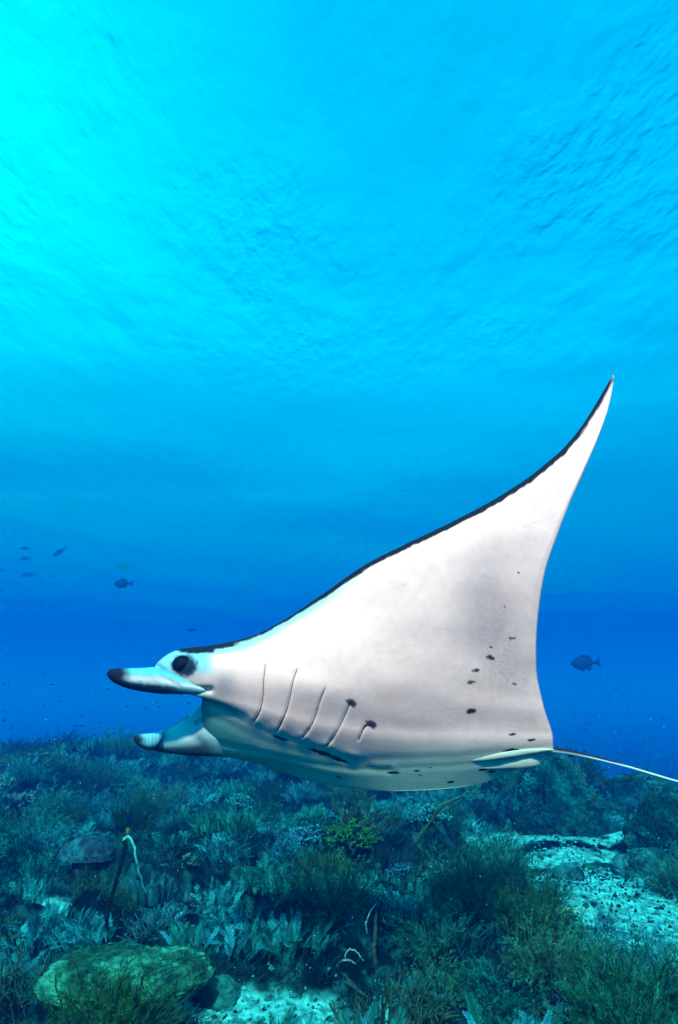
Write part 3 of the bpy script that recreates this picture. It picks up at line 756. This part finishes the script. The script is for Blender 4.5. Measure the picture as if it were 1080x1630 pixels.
KINDS = {
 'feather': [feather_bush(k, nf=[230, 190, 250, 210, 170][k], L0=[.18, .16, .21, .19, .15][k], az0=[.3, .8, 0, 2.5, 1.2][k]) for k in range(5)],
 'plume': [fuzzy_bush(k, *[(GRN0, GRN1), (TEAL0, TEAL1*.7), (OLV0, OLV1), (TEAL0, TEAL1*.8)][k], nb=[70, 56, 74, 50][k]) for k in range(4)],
 'knob': [knob_coral(k, *[(C(.006, .03, .035), C(.006, .19, .21)), (C(.001, .015, .012), C(.008, .13, .08)), (C(.005, .03, .04), C(.006, .17, .21))][k], nb=[60, 75, 50][k]) for k in range(3)],
 'stag': [staghorn(k, *[(C(.005, .03, .034), C(.006, .17, .18)), (C(.008, .03, .02), C(.005, .07, .045))][k]) for k in range(2)],
 'leafy': [leafy(k, *[(C(.001, .01, .012), C(.012, .11, .12)), (C(.001, .01, .009), C(.012, .10, .07))][k]) for k in range(2)],
}
NAME = {'feather': 'feather_coral', 'plume': 'plume_coral', 'knob': 'knobbly_coral', 'stag': 'branching_coral', 'leafy': 'leafy_coral'}
DESC = {'feather': 'feathery teal soft coral', 'plume': 'shaggy fine-plumed soft coral', 'knob': 'knobbly hard coral clump', 'stag': 'thin-branched coral bush', 'leafy': 'leafy lobed soft coral'}
LAND = [((200, 1420), 'the bent whip coral'), ((205, 1560), 'the algae-covered boulder'), ((135, 1370), 'the small ledge coral'),
        ((560, 1340), 'the yellow-green coral bush'), ((690, 1330), 'the kinked sea whip'), ((885, 1255), 'the big coral bommie'),
        ((905, 1350), 'the pale sand patch'), ((455, 1600), 'the front sand patch'), ((1000, 1450), 'the rubble slope'),
        ((285, 1185), 'the lower head fin'), ((560, 1540), 'the looping tendrils'), ((1015, 1270), 'the dim far bommie'), ((840, 1440), 'the pale lying twig'), ((955, 1330), 'the mound between bommies'), ((822, 1290), 'the narrow coral outcrop'), ((1075, 1330), 'the mound at the right edge'), ((65, 1215), 'the broad far mound'), ((0, 1380), 'the left picture edge'), ((0, 1520), 'the lower left picture edge'), ((1080, 1560), 'the lower right picture edge'), ((275, 1250), 'the small dark outcrop'), ((905, 1395), 'the rock on the sand'), ((240, 1450), 'the finger sponge cluster'), ((735, 1262), 'the kinked whip tip'), ((600, 1262), 'the manta belly'), ((760, 1600), 'the lower picture edge'), ((400, 1210), 'the manta chin'), ((300, 1340), 'the yellow fish')]
ORD = ['']+[w+' ' for w in 'second third fourth fifth sixth seventh eighth ninth tenth eleventh twelfth thirteenth fourteenth fifteenth sixteenth'.split()]
plants = []        # kind, variant, x, y, z, scale, rotation
def plant(kind, var, x, y, sc, dz=-.03, rot=None):
    z = float(hgt(np.array([x]), np.array([y]))[0])+dz
    plants.append([kind, var, x, y, z, sc, rng.uniform(0, 6.28) if rot is None else rot])
# the ones that stand out in the picture
HERO = [('plume', 0, 810, 1430, 1.0), ('plume', 0, 870, 1450, .9), ('plume', 2, 770, 1500, 1.1), ('plume', 2, 850, 1520, 1.0), ('plume', 0, 730, 1440, .95),
        ('plume', 0, 1085, 1430, .95), ('plume', 0, 940, 1570, .9), ('plume', 1, 1010, 1560, .9), ('plume', 0, 690, 1540, .95), ('plume', 2, 880, 1600, .9),
        ('feather', 0, 500, 1450, 1.05), ('feather', 2, 430, 1430, 1.0), ('feather', 3, 545, 1440, 1.0), ('feather', 1, 470, 1510, 1.1), ('feather', 4, 400, 1520, 1.0),
        ('feather', 0, 340, 1460, 1.0), ('feather', 2, 320, 1520, .9), ('feather', 3, 60, 1500, 1.1), ('feather', 1, 20, 1440, 1.1), ('feather', 0, 15, 1560, 1.1),
        ('feather', 2, 130, 1500, .8), ('feather', 4, 620, 1470, 1.0), ('feather', 0, 680, 1450, 1.0), ('feather', 2, 255, 1470, .8), 
        ('feather', 1, 600, 1420, 1.0), ('feather', 0, 360, 1330, 1.2), ('plume', 1, 140, 1300, 1.2), ('plume', 3, 60, 1390, 1.2), ('plume', 3, 480, 1290, 1.2),
        ('stag', 0, 300, 1320, 1.0), ('stag', 1, 30, 1615, .8), ('plume', 1, 60, 1628, .45), ('feather', 4, 250, 1622, .5), ('plume', 3, 190, 1632, .25), ('leafy', 0, 760, 1610, .6), ('plume', 1, 800, 1615, .8), ('leafy', 1, 1020, 1620, .6), ('plume', 0, 1060, 1610, .8), ('plume', 3, 680, 1615, .7), ('leafy', 1, 860, 1625, .6),
        ('stag', 0, 245, 1500, .7), ('leafy', 0, 940, 1625, 1.0), ('plume', 2, 700, 1610, .8),
        ('knob', 0, 380, 1290, 1.0), ('knob', 0, 480, 1345, .9), ('knob', 2, 640, 1400, .5), ('knob', 2, 700, 1400, .8), ('leafy', 0, 300, 1450, .8), ('knob', 0, 270, 1600, .7)]
for k, v, px, py, sc in HERO:
    x, y, z = gz(px, py); plant(k, v, x, y, sc)
# clearings kept for the boulder, ledge and sand
keep = []
for px, py, r in ((205, 1600, .42), (290, 1615, .2), (480, 1605, .36), (400, 1610, .22), (550, 1600, .22), (970, 1400, .35), (1010, 1430, .35), (905, 1365, .4), (1000, 1480, .35), (135, 1392, .26), (885, 1318, .7), (1010, 1305, .8), (880, 1352, .35), (930, 1352, .35), (970, 1365, .3), (560, 1370, .3), (170, 1508, .12), (300, 1340, .2)):
    x, y, z = gz(px, py); keep.append((x, y, r))
pts = [(p[2], p[3], .13) for p in plants]+keep
tries = 0; n_auto = 0
while tries < 14000 and n_auto < 760:
    tries += 1
    r = math.sqrt(rng.uniform(2.9**2, 17.5**2)); a = rng.uniform(-34, 70)
    x, y = r*math.sin(R(a)), r*math.cos(R(a))
    if sand_mask(np.array([x]), np.array([y]))[0] > rng.uniform(.05, .3): continue
    if sand_soft(np.array([x]), np.array([y]))[0] > .8: continue
    if hmid(np.array([x]), np.array([y]))[0] < -.05 and rng.random() < .6: continue
    if hbig(np.array([x]), np.array([y]))[0] < -.9: continue
    sc = rng.uniform(.8, 1.4)*(1+.04*max(0, r-5))
    ok = True
    for (qx, qy, qr) in pts:
        if (x-qx)**2+(y-qy)**2 < (qr+.15*sc+.010*r)**2: ok = False; break
    if not ok: continue
    pts.append((x, y, .14*sc)); n_auto += 1
    w = float(fbm(np.array([x*.6]), np.array([y*.6]), 3, 200)[0]); u_ = rng.random()
    kd = 'feather' if u_ < .22+.22*(w > .5) else 'plume' if u_ < .80 else 'knob' if u_ < .87 else 'stag' if u_ < .94 else 'leafy'
    plant(kd, int(rng.integers(0, len(KINDS[kd]))), x, y, sc*(.8 if kd in ('knob', 'leafy') else 1))
# single fronds for the nearest feather corals: each bush carries its fronds as parts
fr_meshes = []
for k in range(6):
    T = Tri(); add_frond(T, arc((0, 0, 0), 0, .05, [.5, .8, 1.1, .6, .9, 1.3][k], .19, 12, [.5, -.6, .9, 0, .4, -.8][k]), [.028, .034, .025, .03, .035, .028][k], TEAL0, TEAL1*[1, .5, 1.4, .8, 1.2, .4][k], 24, .0024)
    fr_meshes.append(T.mesh('frond', M_soft))
T = Tri(); V, f = blob((0, 0, 0), .075, 12, 7, .6); T.add(V, f, TEAL0); hold = T.mesh('holdfast', M_soft, True)
def frond_bush(x, y, z, sc, rot, nf=105):
    e = empty('feather_coral', (x, y, z)); e.rotation_euler = (0, 0, rot); e.scale = (sc,)*3
    h = link('holdfast', hold, e); az0 = .6-rot+rng.normal(0, .5)
    for k in range(nf):
        r_ = .22*math.sqrt(rng.random()); th_ = rng.uniform(0, 6.28)
        o = link('frond', fr_meshes[int(rng.integers(0, 6))], e)
        o.location = (math.cos(th_)*r_, math.sin(th_)*r_*.85, .06*(1-r_/.22)-.02)
        az = az0+rng.normal(0, 1) if rng.random() < .45 else th_+rng.normal(0, .6)
        o.rotation_euler = (rng.normal(0, .3), abs(rng.normal(0, .35)), az); s_ = rng.uniform(.4, 1.0); o.scale = (s_*rng.uniform(.8, 1.1), s_*rng.uniform(.6, 1.1), s_)
    return e
def rel(px, py, li):
    lx, ly = LAND[li][0]; dy = py-ly
    if abs(px-lx) < 25 or abs(dy) > abs(px-lx)*1.2: return 'before' if dy > 0 else 'beyond'
    return 'left of' if px < lx else 'right of'
order = {}
for i, (kd, v, x, y, z, sc, rot) in enumerate(plants):
    px, py, dz = proj((x, y, z+.12))
    c_ = sorted((math.hypot(px-l[0][0], (py-l[0][1])*1.3), k) for k, l in enumerate(LAND))[:7]
    d_, li = min(c_, key=lambda c: c[0]+9*max(0, len(order.get((kd, c[1], rel(px, py, c[1])), []))-9)**1.5)
    order.setdefault((kd, li, rel(px, py, li)), []).append((d_, i))
lab = {}; grp = {}
for (kd, li, side), L_ in order.items():
    L_.sort()
    for k, (_, i) in enumerate(L_):
        if k < 16: lab[i] = '%snearest %s %s %s' % (ORD[k], DESC[kd], side, LAND[li][1])
        else: lab[i] = 'one of the farther %ss %s %s' % (DESC[kd], side, LAND[li][1])
        grp[i] = '%ss on the reef' % DESC[kd]
for i, (kd, v, x, y, z, sc, rot) in enumerate(plants):
    near = math.hypot(x, y) < 5.0 and kd == 'feather' and abs(math.degrees(math.atan2(x, y))) < 31
    if near: o = frond_bush(x, y, z, sc, rot)
    else:
        o = link(NAME[kd], KINDS[kd][v]); o.location = (x, y, z); o.rotation_euler = (rng.normal(0, .12), rng.normal(0, .12), rot); o.scale = (sc, sc, sc*rng.uniform(.85, 1.15))
    tag(o, lab[i], 'coral', grp[i])
# low turf and stubble over the floor, and the far field beyond the countable ones
def scatter(n, r0, r1, a1, size, ns, wid, c1, sandmax=.5):
    r = np.sqrt(rng.uniform(r0*r0, r1*r1, n)); a = np.radians(rng.uniform(-a1, a1, n))
    x, y = r*np.sin(a), r*np.cos(a); m = sand_mask(x, y) < rng.uniform(.1, sandmax, n)
    m &= (hmid(x, y) > -.02+.08*rng.random(n))|(size > .2)
    x, y, r = x[m], y[m], r[m]; n = len(x); z = hgt(x, y)-.01
    b = np.repeat(np.stack([x, y, z], 1), ns, 0); k = len(b)
    b += rng.normal(0, 1, (k, 3))*C(1, 1, 0)*size*.25
    d = rng.normal(0, .55, (k, 3)); d[:, 2] = np.abs(d[:, 2])*.5+.7; d[:, 0] += .15
    L = size*rng.uniform(.4, 1.2, k)*np.repeat(rng.uniform(.6, 1.4, n), ns)
    w = np.cross(d, rng.normal(0, 1, (k, 3))); w *= wid/(np.linalg.norm(w, axis=1)[:, None]+1e-9)
    mid_ = b+d*(L*.5)[:, None]; tip = b+d*L[:, None]+C(.35, .1, -.15)*(L*.5)[:, None]
    V = np.concatenate([b-w, b+w, mid_+w, mid_-w, tip]); i = np.arange(k)
    v = np.repeat(rng.uniform(.5, 1.5, n), ns)[:, None]
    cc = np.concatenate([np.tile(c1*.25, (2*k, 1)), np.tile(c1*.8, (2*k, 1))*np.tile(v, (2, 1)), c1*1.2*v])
    return V, [np.stack([i, i+k, i+2*k, i+3*k], 1), np.stack([i+3*k, i+2*k, i+4*k], 1)], cc
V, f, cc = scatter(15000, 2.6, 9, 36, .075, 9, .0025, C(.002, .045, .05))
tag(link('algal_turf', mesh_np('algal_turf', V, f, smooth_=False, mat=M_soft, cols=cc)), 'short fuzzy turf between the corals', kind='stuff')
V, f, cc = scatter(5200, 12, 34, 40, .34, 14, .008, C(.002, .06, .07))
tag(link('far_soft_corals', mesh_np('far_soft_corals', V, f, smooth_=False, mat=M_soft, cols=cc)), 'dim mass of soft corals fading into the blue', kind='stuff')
# coral rubble on the sand
T = Tri()
oct_ = C(1, 0, 0), C(-1, 0, 0), C(0, 1, 0), C(0, -1, 0), C(0, 0, 1), C(0, 0, -1)
of = np.array([[0, 2, 4], [2, 1, 4], [1, 3, 4], [3, 0, 4], [2, 0, 5], [1, 2, 5], [3, 1, 5], [0, 3, 5]])
for (cx, cy), rx, ry in SANDG:
    nr_ = int(1500*rx*ry)+60
    for k in range(nr_):
        a = rng.uniform(0, 6.28); q_ = math.sqrt(rng.random())*1.35; x, y = cx+rx*q_*math.cos(a), cy+ry*q_*math.sin(a)
        s_ = .005+.015*rng.random()**2.5
        M3 = np.array(oct_)*rng.uniform(.5, 1.5, 3)*s_*rng.uniform(.7, 1.3, (6, 1)); c_, n_ = math.cos(a*7), math.sin(a*7)
        V = M3@np.array([[c_, -n_, 0], [n_, c_, 0], [0, 0, 1]])+C(x, y, float(hgt(np.array([x]), np.array([y]))[0])+s_*.3)
        T.add(V, of, [C(.01, .36, .36), C(.003, .07, .08), C(.001, .02, .025), C(.008, .18, .19)][int(rng.integers(0, 4))])
tag(link('coral_rubble', T.mesh('coral_rubble', M_hard)), 'small broken coral rubble strewn on the sand', kind='stuff')

# ---- single things
def place(o, px, py, dz=0, rot=0, sc=1):
    x, y, z = gz(px, py); o.location = (x, y, z+dz); o.rotation_euler = (0, 0, rot); o.scale = (sc,)*3; return o
AL0, AL1 = C(.001, .015, .012), C(.012, .25, .17)
b = link('boulder', rock('boulder', (.43, .30, .24), 2.2, .38, .13, AL0, AL1, seed=3, flat=.75, under=.35, nu=320, nv=170))
place(b, 205, 1606, .0, .15)
def fur(me, parent, n, size, c1, name='algae_fur'):
    k = len(me.vertices); co = np.empty(k*3, np.float32); me.vertices.foreach_get('co', co); co = co.reshape(-1, 3)
    no = np.empty(k*3, np.float32); me.vertex_normals.foreach_get('vector', no); no = no.reshape(-1, 3)
    i = rng.integers(0, k, n); p = co[i]; d = no[i]+rng.normal(0, .5, (n, 3)); L = size*rng.uniform(.4, 1.3, n)
    w = np.cross(d, rng.normal(0, 1, (n, 3))); w *= .0022/(np.linalg.norm(w, axis=1)[:, None]+1e-9)
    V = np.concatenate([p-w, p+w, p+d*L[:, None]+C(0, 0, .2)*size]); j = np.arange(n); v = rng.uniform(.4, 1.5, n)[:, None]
    o = link(name, mesh_np(name, V, np.stack([j, j+n, j+2*n], 1), smooth_=False, mat=M_soft, cols=np.concatenate([c1*.3*v, c1*.3*v, c1*v])), parent); o['kind'] = 'stuff'; return o
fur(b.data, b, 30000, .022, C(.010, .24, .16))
tag(b, 'low flat-topped boulder coated in green algae at the bottom left', 'rock')
for px, py, R3, sd, lb in ((345, 1585, (.13, .12, .10), 5, 'small rounded rock right of the algae-covered boulder'),
                       (905, 1400, (.14, .12, .14), 7, 'dark rounded rock standing on the edge of the pale sand patch'), (1035, 1390, (.3, .25, .2), 8, 'dark rock at the right edge of the pale sand patch'),
                       (960, 1385, (.2, .12, .06), 13, 'low dark slab lying on the pale sand patch')):
    o = link('rock', rock('rock', R3, 2.4, .3, .1, seed=sd, nu=110, nv=70)); place(o, px, py, -.03); tag(o, lb, 'rock', 'rocks among the corals')
led = empty('ledge_coral'); place(led, 135, 1396)
o = link('plate', rock('plate', (.20, .16, .13), 1.6, .16, .07, C(.004, .035, .04), C(.004, .11, .11), seed=9, pol=.55, nu=140, nv=70), led); o.location = (0, 0, .07)
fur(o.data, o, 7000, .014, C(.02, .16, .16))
o = link('foot', rock('foot', (.10, .09, .14), 1.2, .10, .03, C(.004, .02, .024), C(.01, .05, .05), seed=10, pol=.9, nu=60, nv=40), led)
tag(led, 'small domed ledge coral with a shadowed underside on the left', 'coral')
def bommie(px, py, R3, sd, lb, nk, c1=C(.001, .06, .07)):
    e = empty('coral_bommie'); place(e, px, py, -.15)
    m = rock('rock_core', R3, 2.0, .32, .12, C(.000, .012, .015), c1, seed=sd, nu=200, nv=120, pol=.6)
    c = link('rock_core', m, e)
    co = np.empty(len(m.vertices)*3, np.float32); m.vertices.foreach_get('co', co); co = co.reshape(-1, 3)
    for k in range(nk):
        i = int(rng.integers(0, len(co))); p = co[i]
        kd = ['knob', 'plume', 'leafy', 'stag', 'feather'][int(rng.integers(0, 5))]; me = KINDS[kd][int(rng.integers(0, len(KINDS[kd])))]
        o = link('coral_tuft', me, e); o.location = Vector(p)*.97; s_ = rng.uniform(.3, .7)*max(R3)**.7
        o.rotation_euler = Vector((p[0]/R3[0]**2, p[1]/R3[1]**2, p[2]/R3[2]**2+.4)).to_track_quat('Z', 'Y').to_euler(); o.scale = (s_,)*3
    return tag(e, lb, 'coral head')
bommie(885, 1320, (.44, .40, .78), 21, 'big domed coral bommie rising behind the pale sand under the manta tail', 70)
bommie(822, 1300, (.20, .22, .40), 26, 'narrow coral outcrop leaning on the left of the big bommie', 26)
bommie(1015, 1318, (.62, .5, .62), 22, 'dim rounded bommie farther back at the right edge', 50)
bommie(960, 1322, (.42, .28, .34), 23, 'low coral-crusted mound between the two bommies', 45)
bommie(275, 1262, (.28, .28, .55), 24, 'small dark coral outcrop below the far head fin of the manta', 10)
bommie(65, 1225, (.9, .5, .32), 25, 'dim broad coral mound far off on the left', 14)
bommie(1075, 1345, (.4, .4, .55), 27, 'coral mound cut by the right edge of the picture', 16)
x, y, z = gz(560, 1375)
o = link('knobbly_coral', knob_coral(9, C(.003, .035, .012), C(.008, .13, .05), nb=120, R0=.27, rb=.016)); o.location = (x, y, z+.03)
tag(o, 'yellow-green knobbly coral bush in the middle of the reef', 'coral')
# whip corals
def whip(name, lb, pxs, rad, c, parts=None):
    x, y, z = gz(*pxs[0]); D0 = proj((x, y, z))[2]
    e = empty(name, (x, y, z)); tag(e, lb, 'whip coral')
    for (nm, pp, dd, r, cc) in parts:
        q_ = crom([(a, b_, D0+d_) for (a, b_), d_ in zip(pp, dd)], 60); p3 = P(q_[:, 0], q_[:, 1], q_[:, 2])
        p3 += np.stack([fbm(np.arange(60)*.35, np.arange(60)*0+k, 2, k)-.5 for k in range(3)], 1)*.012
        V, f = tube(p3, np.interp(np.linspace(0, 1, 60), np.linspace(0, 1, len(r)), r), 8)
        o = link(nm, mesh_np(nm, V-C(x, y, z), f, mat=M_whip, cols=np.tile(cc, (len(V), 1))), e)
    return e
whip('whip_coral', 'tall dark whip coral bent over at the top into a pale drooping end', [(168, 1512)], None, None,
     [('stem', [(168, 1516), (169, 1480), (177, 1430), (190, 1385), (200, 1350), (196, 1336)], [0, -.05, -.08, -.1, -.1, -.1], [.012, .013, .012, .015, .010], C(.001, .012, .010)),
      ('tip', [(197, 1338), (204, 1331), (212, 1342), (217, 1368), (224, 1395), (232, 1420)], [-.1, -.1, -.12, -.14, -.1, -.05], [.009, .008, .007, .007, .005], C(.02, .42, .38))])
whip('whip_coral', 'kinked olive sea whip slanting up to the right below the manta belly', [(664, 1398)], None, None,
     [('stem', [(662, 1400), (672, 1372), (670, 1352), (661, 1342), (674, 1322), (688, 1305), (700, 1286), (716, 1276), (738, 1266)], [0, 0, -.05, -.08, -.1, -.12, -.15, -.15, -.15], [.012, .016, .014, .018, .010, .018, .016, .004], C(.008, .085, .05))])
whip('whip_coral', 'upright olive stalk between the looping tendrils and the dark plume bush', [(598, 1545)], None, None,
     [('stem', [(598, 1548), (596, 1510), (598, 1475), (601, 1440)], [0, -.03, -.03, -.03], [.013, .013, .010, .004], C(.015, .07, .06)),
      ('side_branch', [(585, 1486), (583, 1470), (588, 1455), (600, 1438)], [-.03, -.05, -.05, -.03], [.003, .004, .004, .003], C(.04, .3, .26))])
whip('tendril', 'pair of thin pale tendrils looping over the dark hollow', [(580, 1540)], None, None,
     [('strand', [(582, 1535), (570, 1517), (556, 1511), (550, 1522), (552, 1530)], [0, -.02, -.04, -.04, -.03], [.004, .004, .003], C(.05, .36, .3)),
      ('strand', [(578, 1546), (560, 1530), (546, 1529), (534, 1540)], [0, -.02, -.04, -.02], [.004, .004, .003], C(.05, .36, .3))])
whip('twig', 'pale crooked twig lying across the fine-plumed corals at the right', [(900, 1462)], None, None,
     [('branch', [(885, 1452), (905, 1448), (925, 1446), (940, 1452), (955, 1462)], [-.45, -.48, -.5, -.48, -.45], [.004, .006, .006, .005, .003], C(.08, .4, .3)),
      ('fork', [(893, 1450), (893, 1445), (895, 1440)], [-.46, -.47, -.48], [.004, .004, .002], C(.08, .4, .3))])
# finger sponge
T = Tri()
for k in range(13):
    a = k*2.4; b_ = C(math.cos(a)*.05, math.sin(a)*.04, 0)*math.sqrt(k)/2.2
    p3 = arc(b_, a, .1, .5, .07+.06*rng.random(), 6); V, f = tube(p3, [.012, .016, .018, .019, .017, .012, .003], 8); T.add(V, f, C(.002, .06, .055)*rng.uniform(.7, 1.5))
o = link('finger_sponge', T.mesh('finger_sponge', M_hard, True)); place(o, 240, 1462, .04, sc=1.5)
tag(o, 'dark cluster of stubby sponge fingers under the tip of the bent whip coral', 'sponge')
# ---- fish
def fish_meshes(dep=.40, c=C(.001, .02, .05), wid=.16):
    xs = np.linspace(0, 1, 22); h = dep*.5*np.interp(xs, [0, .08, .3, .5, .75, .9, 1], [.05, .45, .95, 1, .6, .25, .22])
    th_ = np.arange(12)/12*2*math.pi; w = h*wid/dep*1.5
    V = np.stack([np.repeat(xs*.82, 12), (w[:, None]*np.cos(th_)).ravel(), (h[:, None]*np.sin(th_)).ravel()], 1)
    I, J = np.meshgrid(np.arange(21), np.arange(12), indexing='ij'); J2 = (J+1) % 12
    f = np.stack([I*12+J, I*12+J2, (I+1)*12+J2, (I+1)*12+J], -1).reshape(-1, 4)
    body_ = mesh_np('body', V, f, mat=M_whip, cols=np.tile(c, (len(V), 1)))
    def fin(name, poly, t=.006):
        p = np.array(poly, float); n = len(p)
        A = np.stack([p[:, 0], np.full(n, -t), p[:, 1]], 1); B = A*C(1, -1, 1)
        i = np.arange(n); s_ = np.stack([i, (i+1) % n, (i+1) % n+n, i+n], 1)
        fa = np.stack([np.zeros(n-2, int), i[1:-1], i[2:]], 1)
        return mesh_np(name, np.concatenate([A, B]), [s_, fa, fa[:, ::-1]+n], smooth_=False, mat=M_whip, cols=np.tile(c*.8, (2*n, 1)))
    d = dep*.5
    return [('body', body_), ('tail_fin', fin('tail_fin', [(.80, .03), (1.0, .17), (.95, 0), (1.0, -.17), (.80, -.03)])),
            ('dorsal_fin', fin('dorsal_fin', [(.25, d*.85), (.38, d*1.25), (.62, d*1.1), (.74, d*.4), (.5, d*.7)])),
            ('anal_fin', fin('anal_fin', [(.48, -d*.85), (.60, -d*1.2), (.73, -d*.5)])), ('pectoral_fin', fin('pectoral_fin', [(.28, -d*.5), (.40, -d*1.25), (.44, -d*.6)], .02))]
FM = {'deep': fish_meshes(.42), 'slim': fish_meshes(.26), 'parrot': fish_meshes(.44, C(.001, .02, .045), .2), 'gold': fish_meshes(.5, C(.05, .17, .02)), 'thin': fish_meshes(.2, C(.002, .012, .03))}
def fish(kind, px, py, D_, wpx, rot, lb, grp=None, tilt=0):
    if D_ > 6: D_ *= 2.4 if D_ > 12 else 4.2
    e = empty('fish', P(np.array(px-wpx/2.), np.array(py*1.), np.array(D_)))
    e.scale = (wpx*D_/F,)*3; e.rotation_euler = (0, tilt, rot)
    for nm, me in FM[kind]: link(nm, me, e)
    return tag(e, lb, 'fish', grp)
fish('deep', 197, 929, 7.5, 31, 0, 'dark fish swimming left alone above the manta head', 'fish in open water')
fish('slim', 97, 886, 10.5, 26, .3, 'faint fish tilted nose down near the left edge', 'fish in open water', -.7)
fish('slim', 41, 873, 13, 18, 0, 'topmost of the faint stacked fish at the left edge', 'fish in open water')
fish('slim', 41, 889, 13, 19, 0, 'middle of the faint stacked fish at the left edge', 'fish in open water')
fish('slim', 46, 915, 10.5, 25, 0, 'lowest of the faint stacked fish at the left edge', 'fish in open water')
fish('slim', -4, 908, 9, 22, 0, 'upper fish with only its tail inside the left edge', 'fish in open water')
fish('slim', -4, 940, 10, 22, 0, 'lower fish with only its tail inside the left edge', 'fish in open water')
fish('slim', 306, 1003, 13, 16, 0, 'barely visible fish above the manta eye', 'fish in open water')
fish('parrot', 933, 1057, 6.8, 48, 0, 'stout dark fish behind the manta wing on the right', 'fish in open water', -.06)
fish('thin', 887, 1208, 3.3, 13, 0, 'tiny fish just under the root of the manta tail', 'small fish at the manta tail')
fish('thin', 913, 1205, 3.35, 18, 0, 'slender small fish under the manta tail, nose down', 'small fish at the manta tail', -.4)
fish('gold', 213, 1317, 5.2, 19, 1.2, 'small yellow fish above the bent whip coral', None, 1.2)
fish('gold', 470, 1546, 3.9, 15, .4, 'small yellowish fish over the dark hollow by the front sand', None, -.3)
tiny = FM['thin'][0][1]
def fleck(px, py, D_, w, side, which):
    o = link('tiny_fish', tiny); o.location = P(np.array(px), np.array(py), np.array(D_)); o.scale = (w*D_/F,)*3
    o.rotation_euler = (0, rng.normal(0, .4), rng.choice([0, math.pi])+rng.normal(0, .4))
    tag(o, 'tiny dark fish %s, %s' % (side, which), 'fish', 'tiny fish in the scattered shoal %s' % side)
ONES = 'first second third fourth fifth sixth seventh eighth ninth tenth eleventh twelfth thirteenth fourteenth fifteenth sixteenth seventeenth eighteenth nineteenth'.split()
def ordw(n): return ONES[n-1] if n < 20 else (('twentieth', 'thirtieth', 'fortieth', 'fiftieth')[n//10-2] if n % 10 == 0 else ('twenty', 'thirty', 'forty', 'fifty')[n//10-2]+'-'+ONES[n % 10-1])
for k, x_ in enumerate(sorted(rng.uniform(0, 335, 58))): fleck(x_, 1055+165*rng.random()**.8, rng.uniform(5, 9), rng.uniform(4, 8.5), 'below the manta head', ordw(k+1)+' from the left picture edge')
for k, x_ in enumerate(sorted(rng.uniform(900, 1075, 34))[::-1]): fleck(x_, 1090+150*rng.random(), rng.uniform(5, 9), rng.uniform(4, 7), 'behind the manta tail', ordw(k+1)+' from the right edge')
# drifting specks
T = Tri()
for k in range(330):
    px, py = rng.uniform(-60, 1140), rng.uniform(500, 1600); s_ = rng.uniform(.0005, .0014)
    D_ = rng.uniform(1.2, 2.6) if (py > 1270 or (px < 140)) else rng.uniform(3.6, 7)
    if py < 1000: s_ *= .7
    T.add(np.array(oct_)*s_*D_*.8+P(np.array(px), np.array(py), np.array(D_)), of, C(.1, .4, .4))
tag(link('drifting_particles', T.mesh('drifting_particles', M_whip)), 'pale specks drifting in the water', kind='stuff')
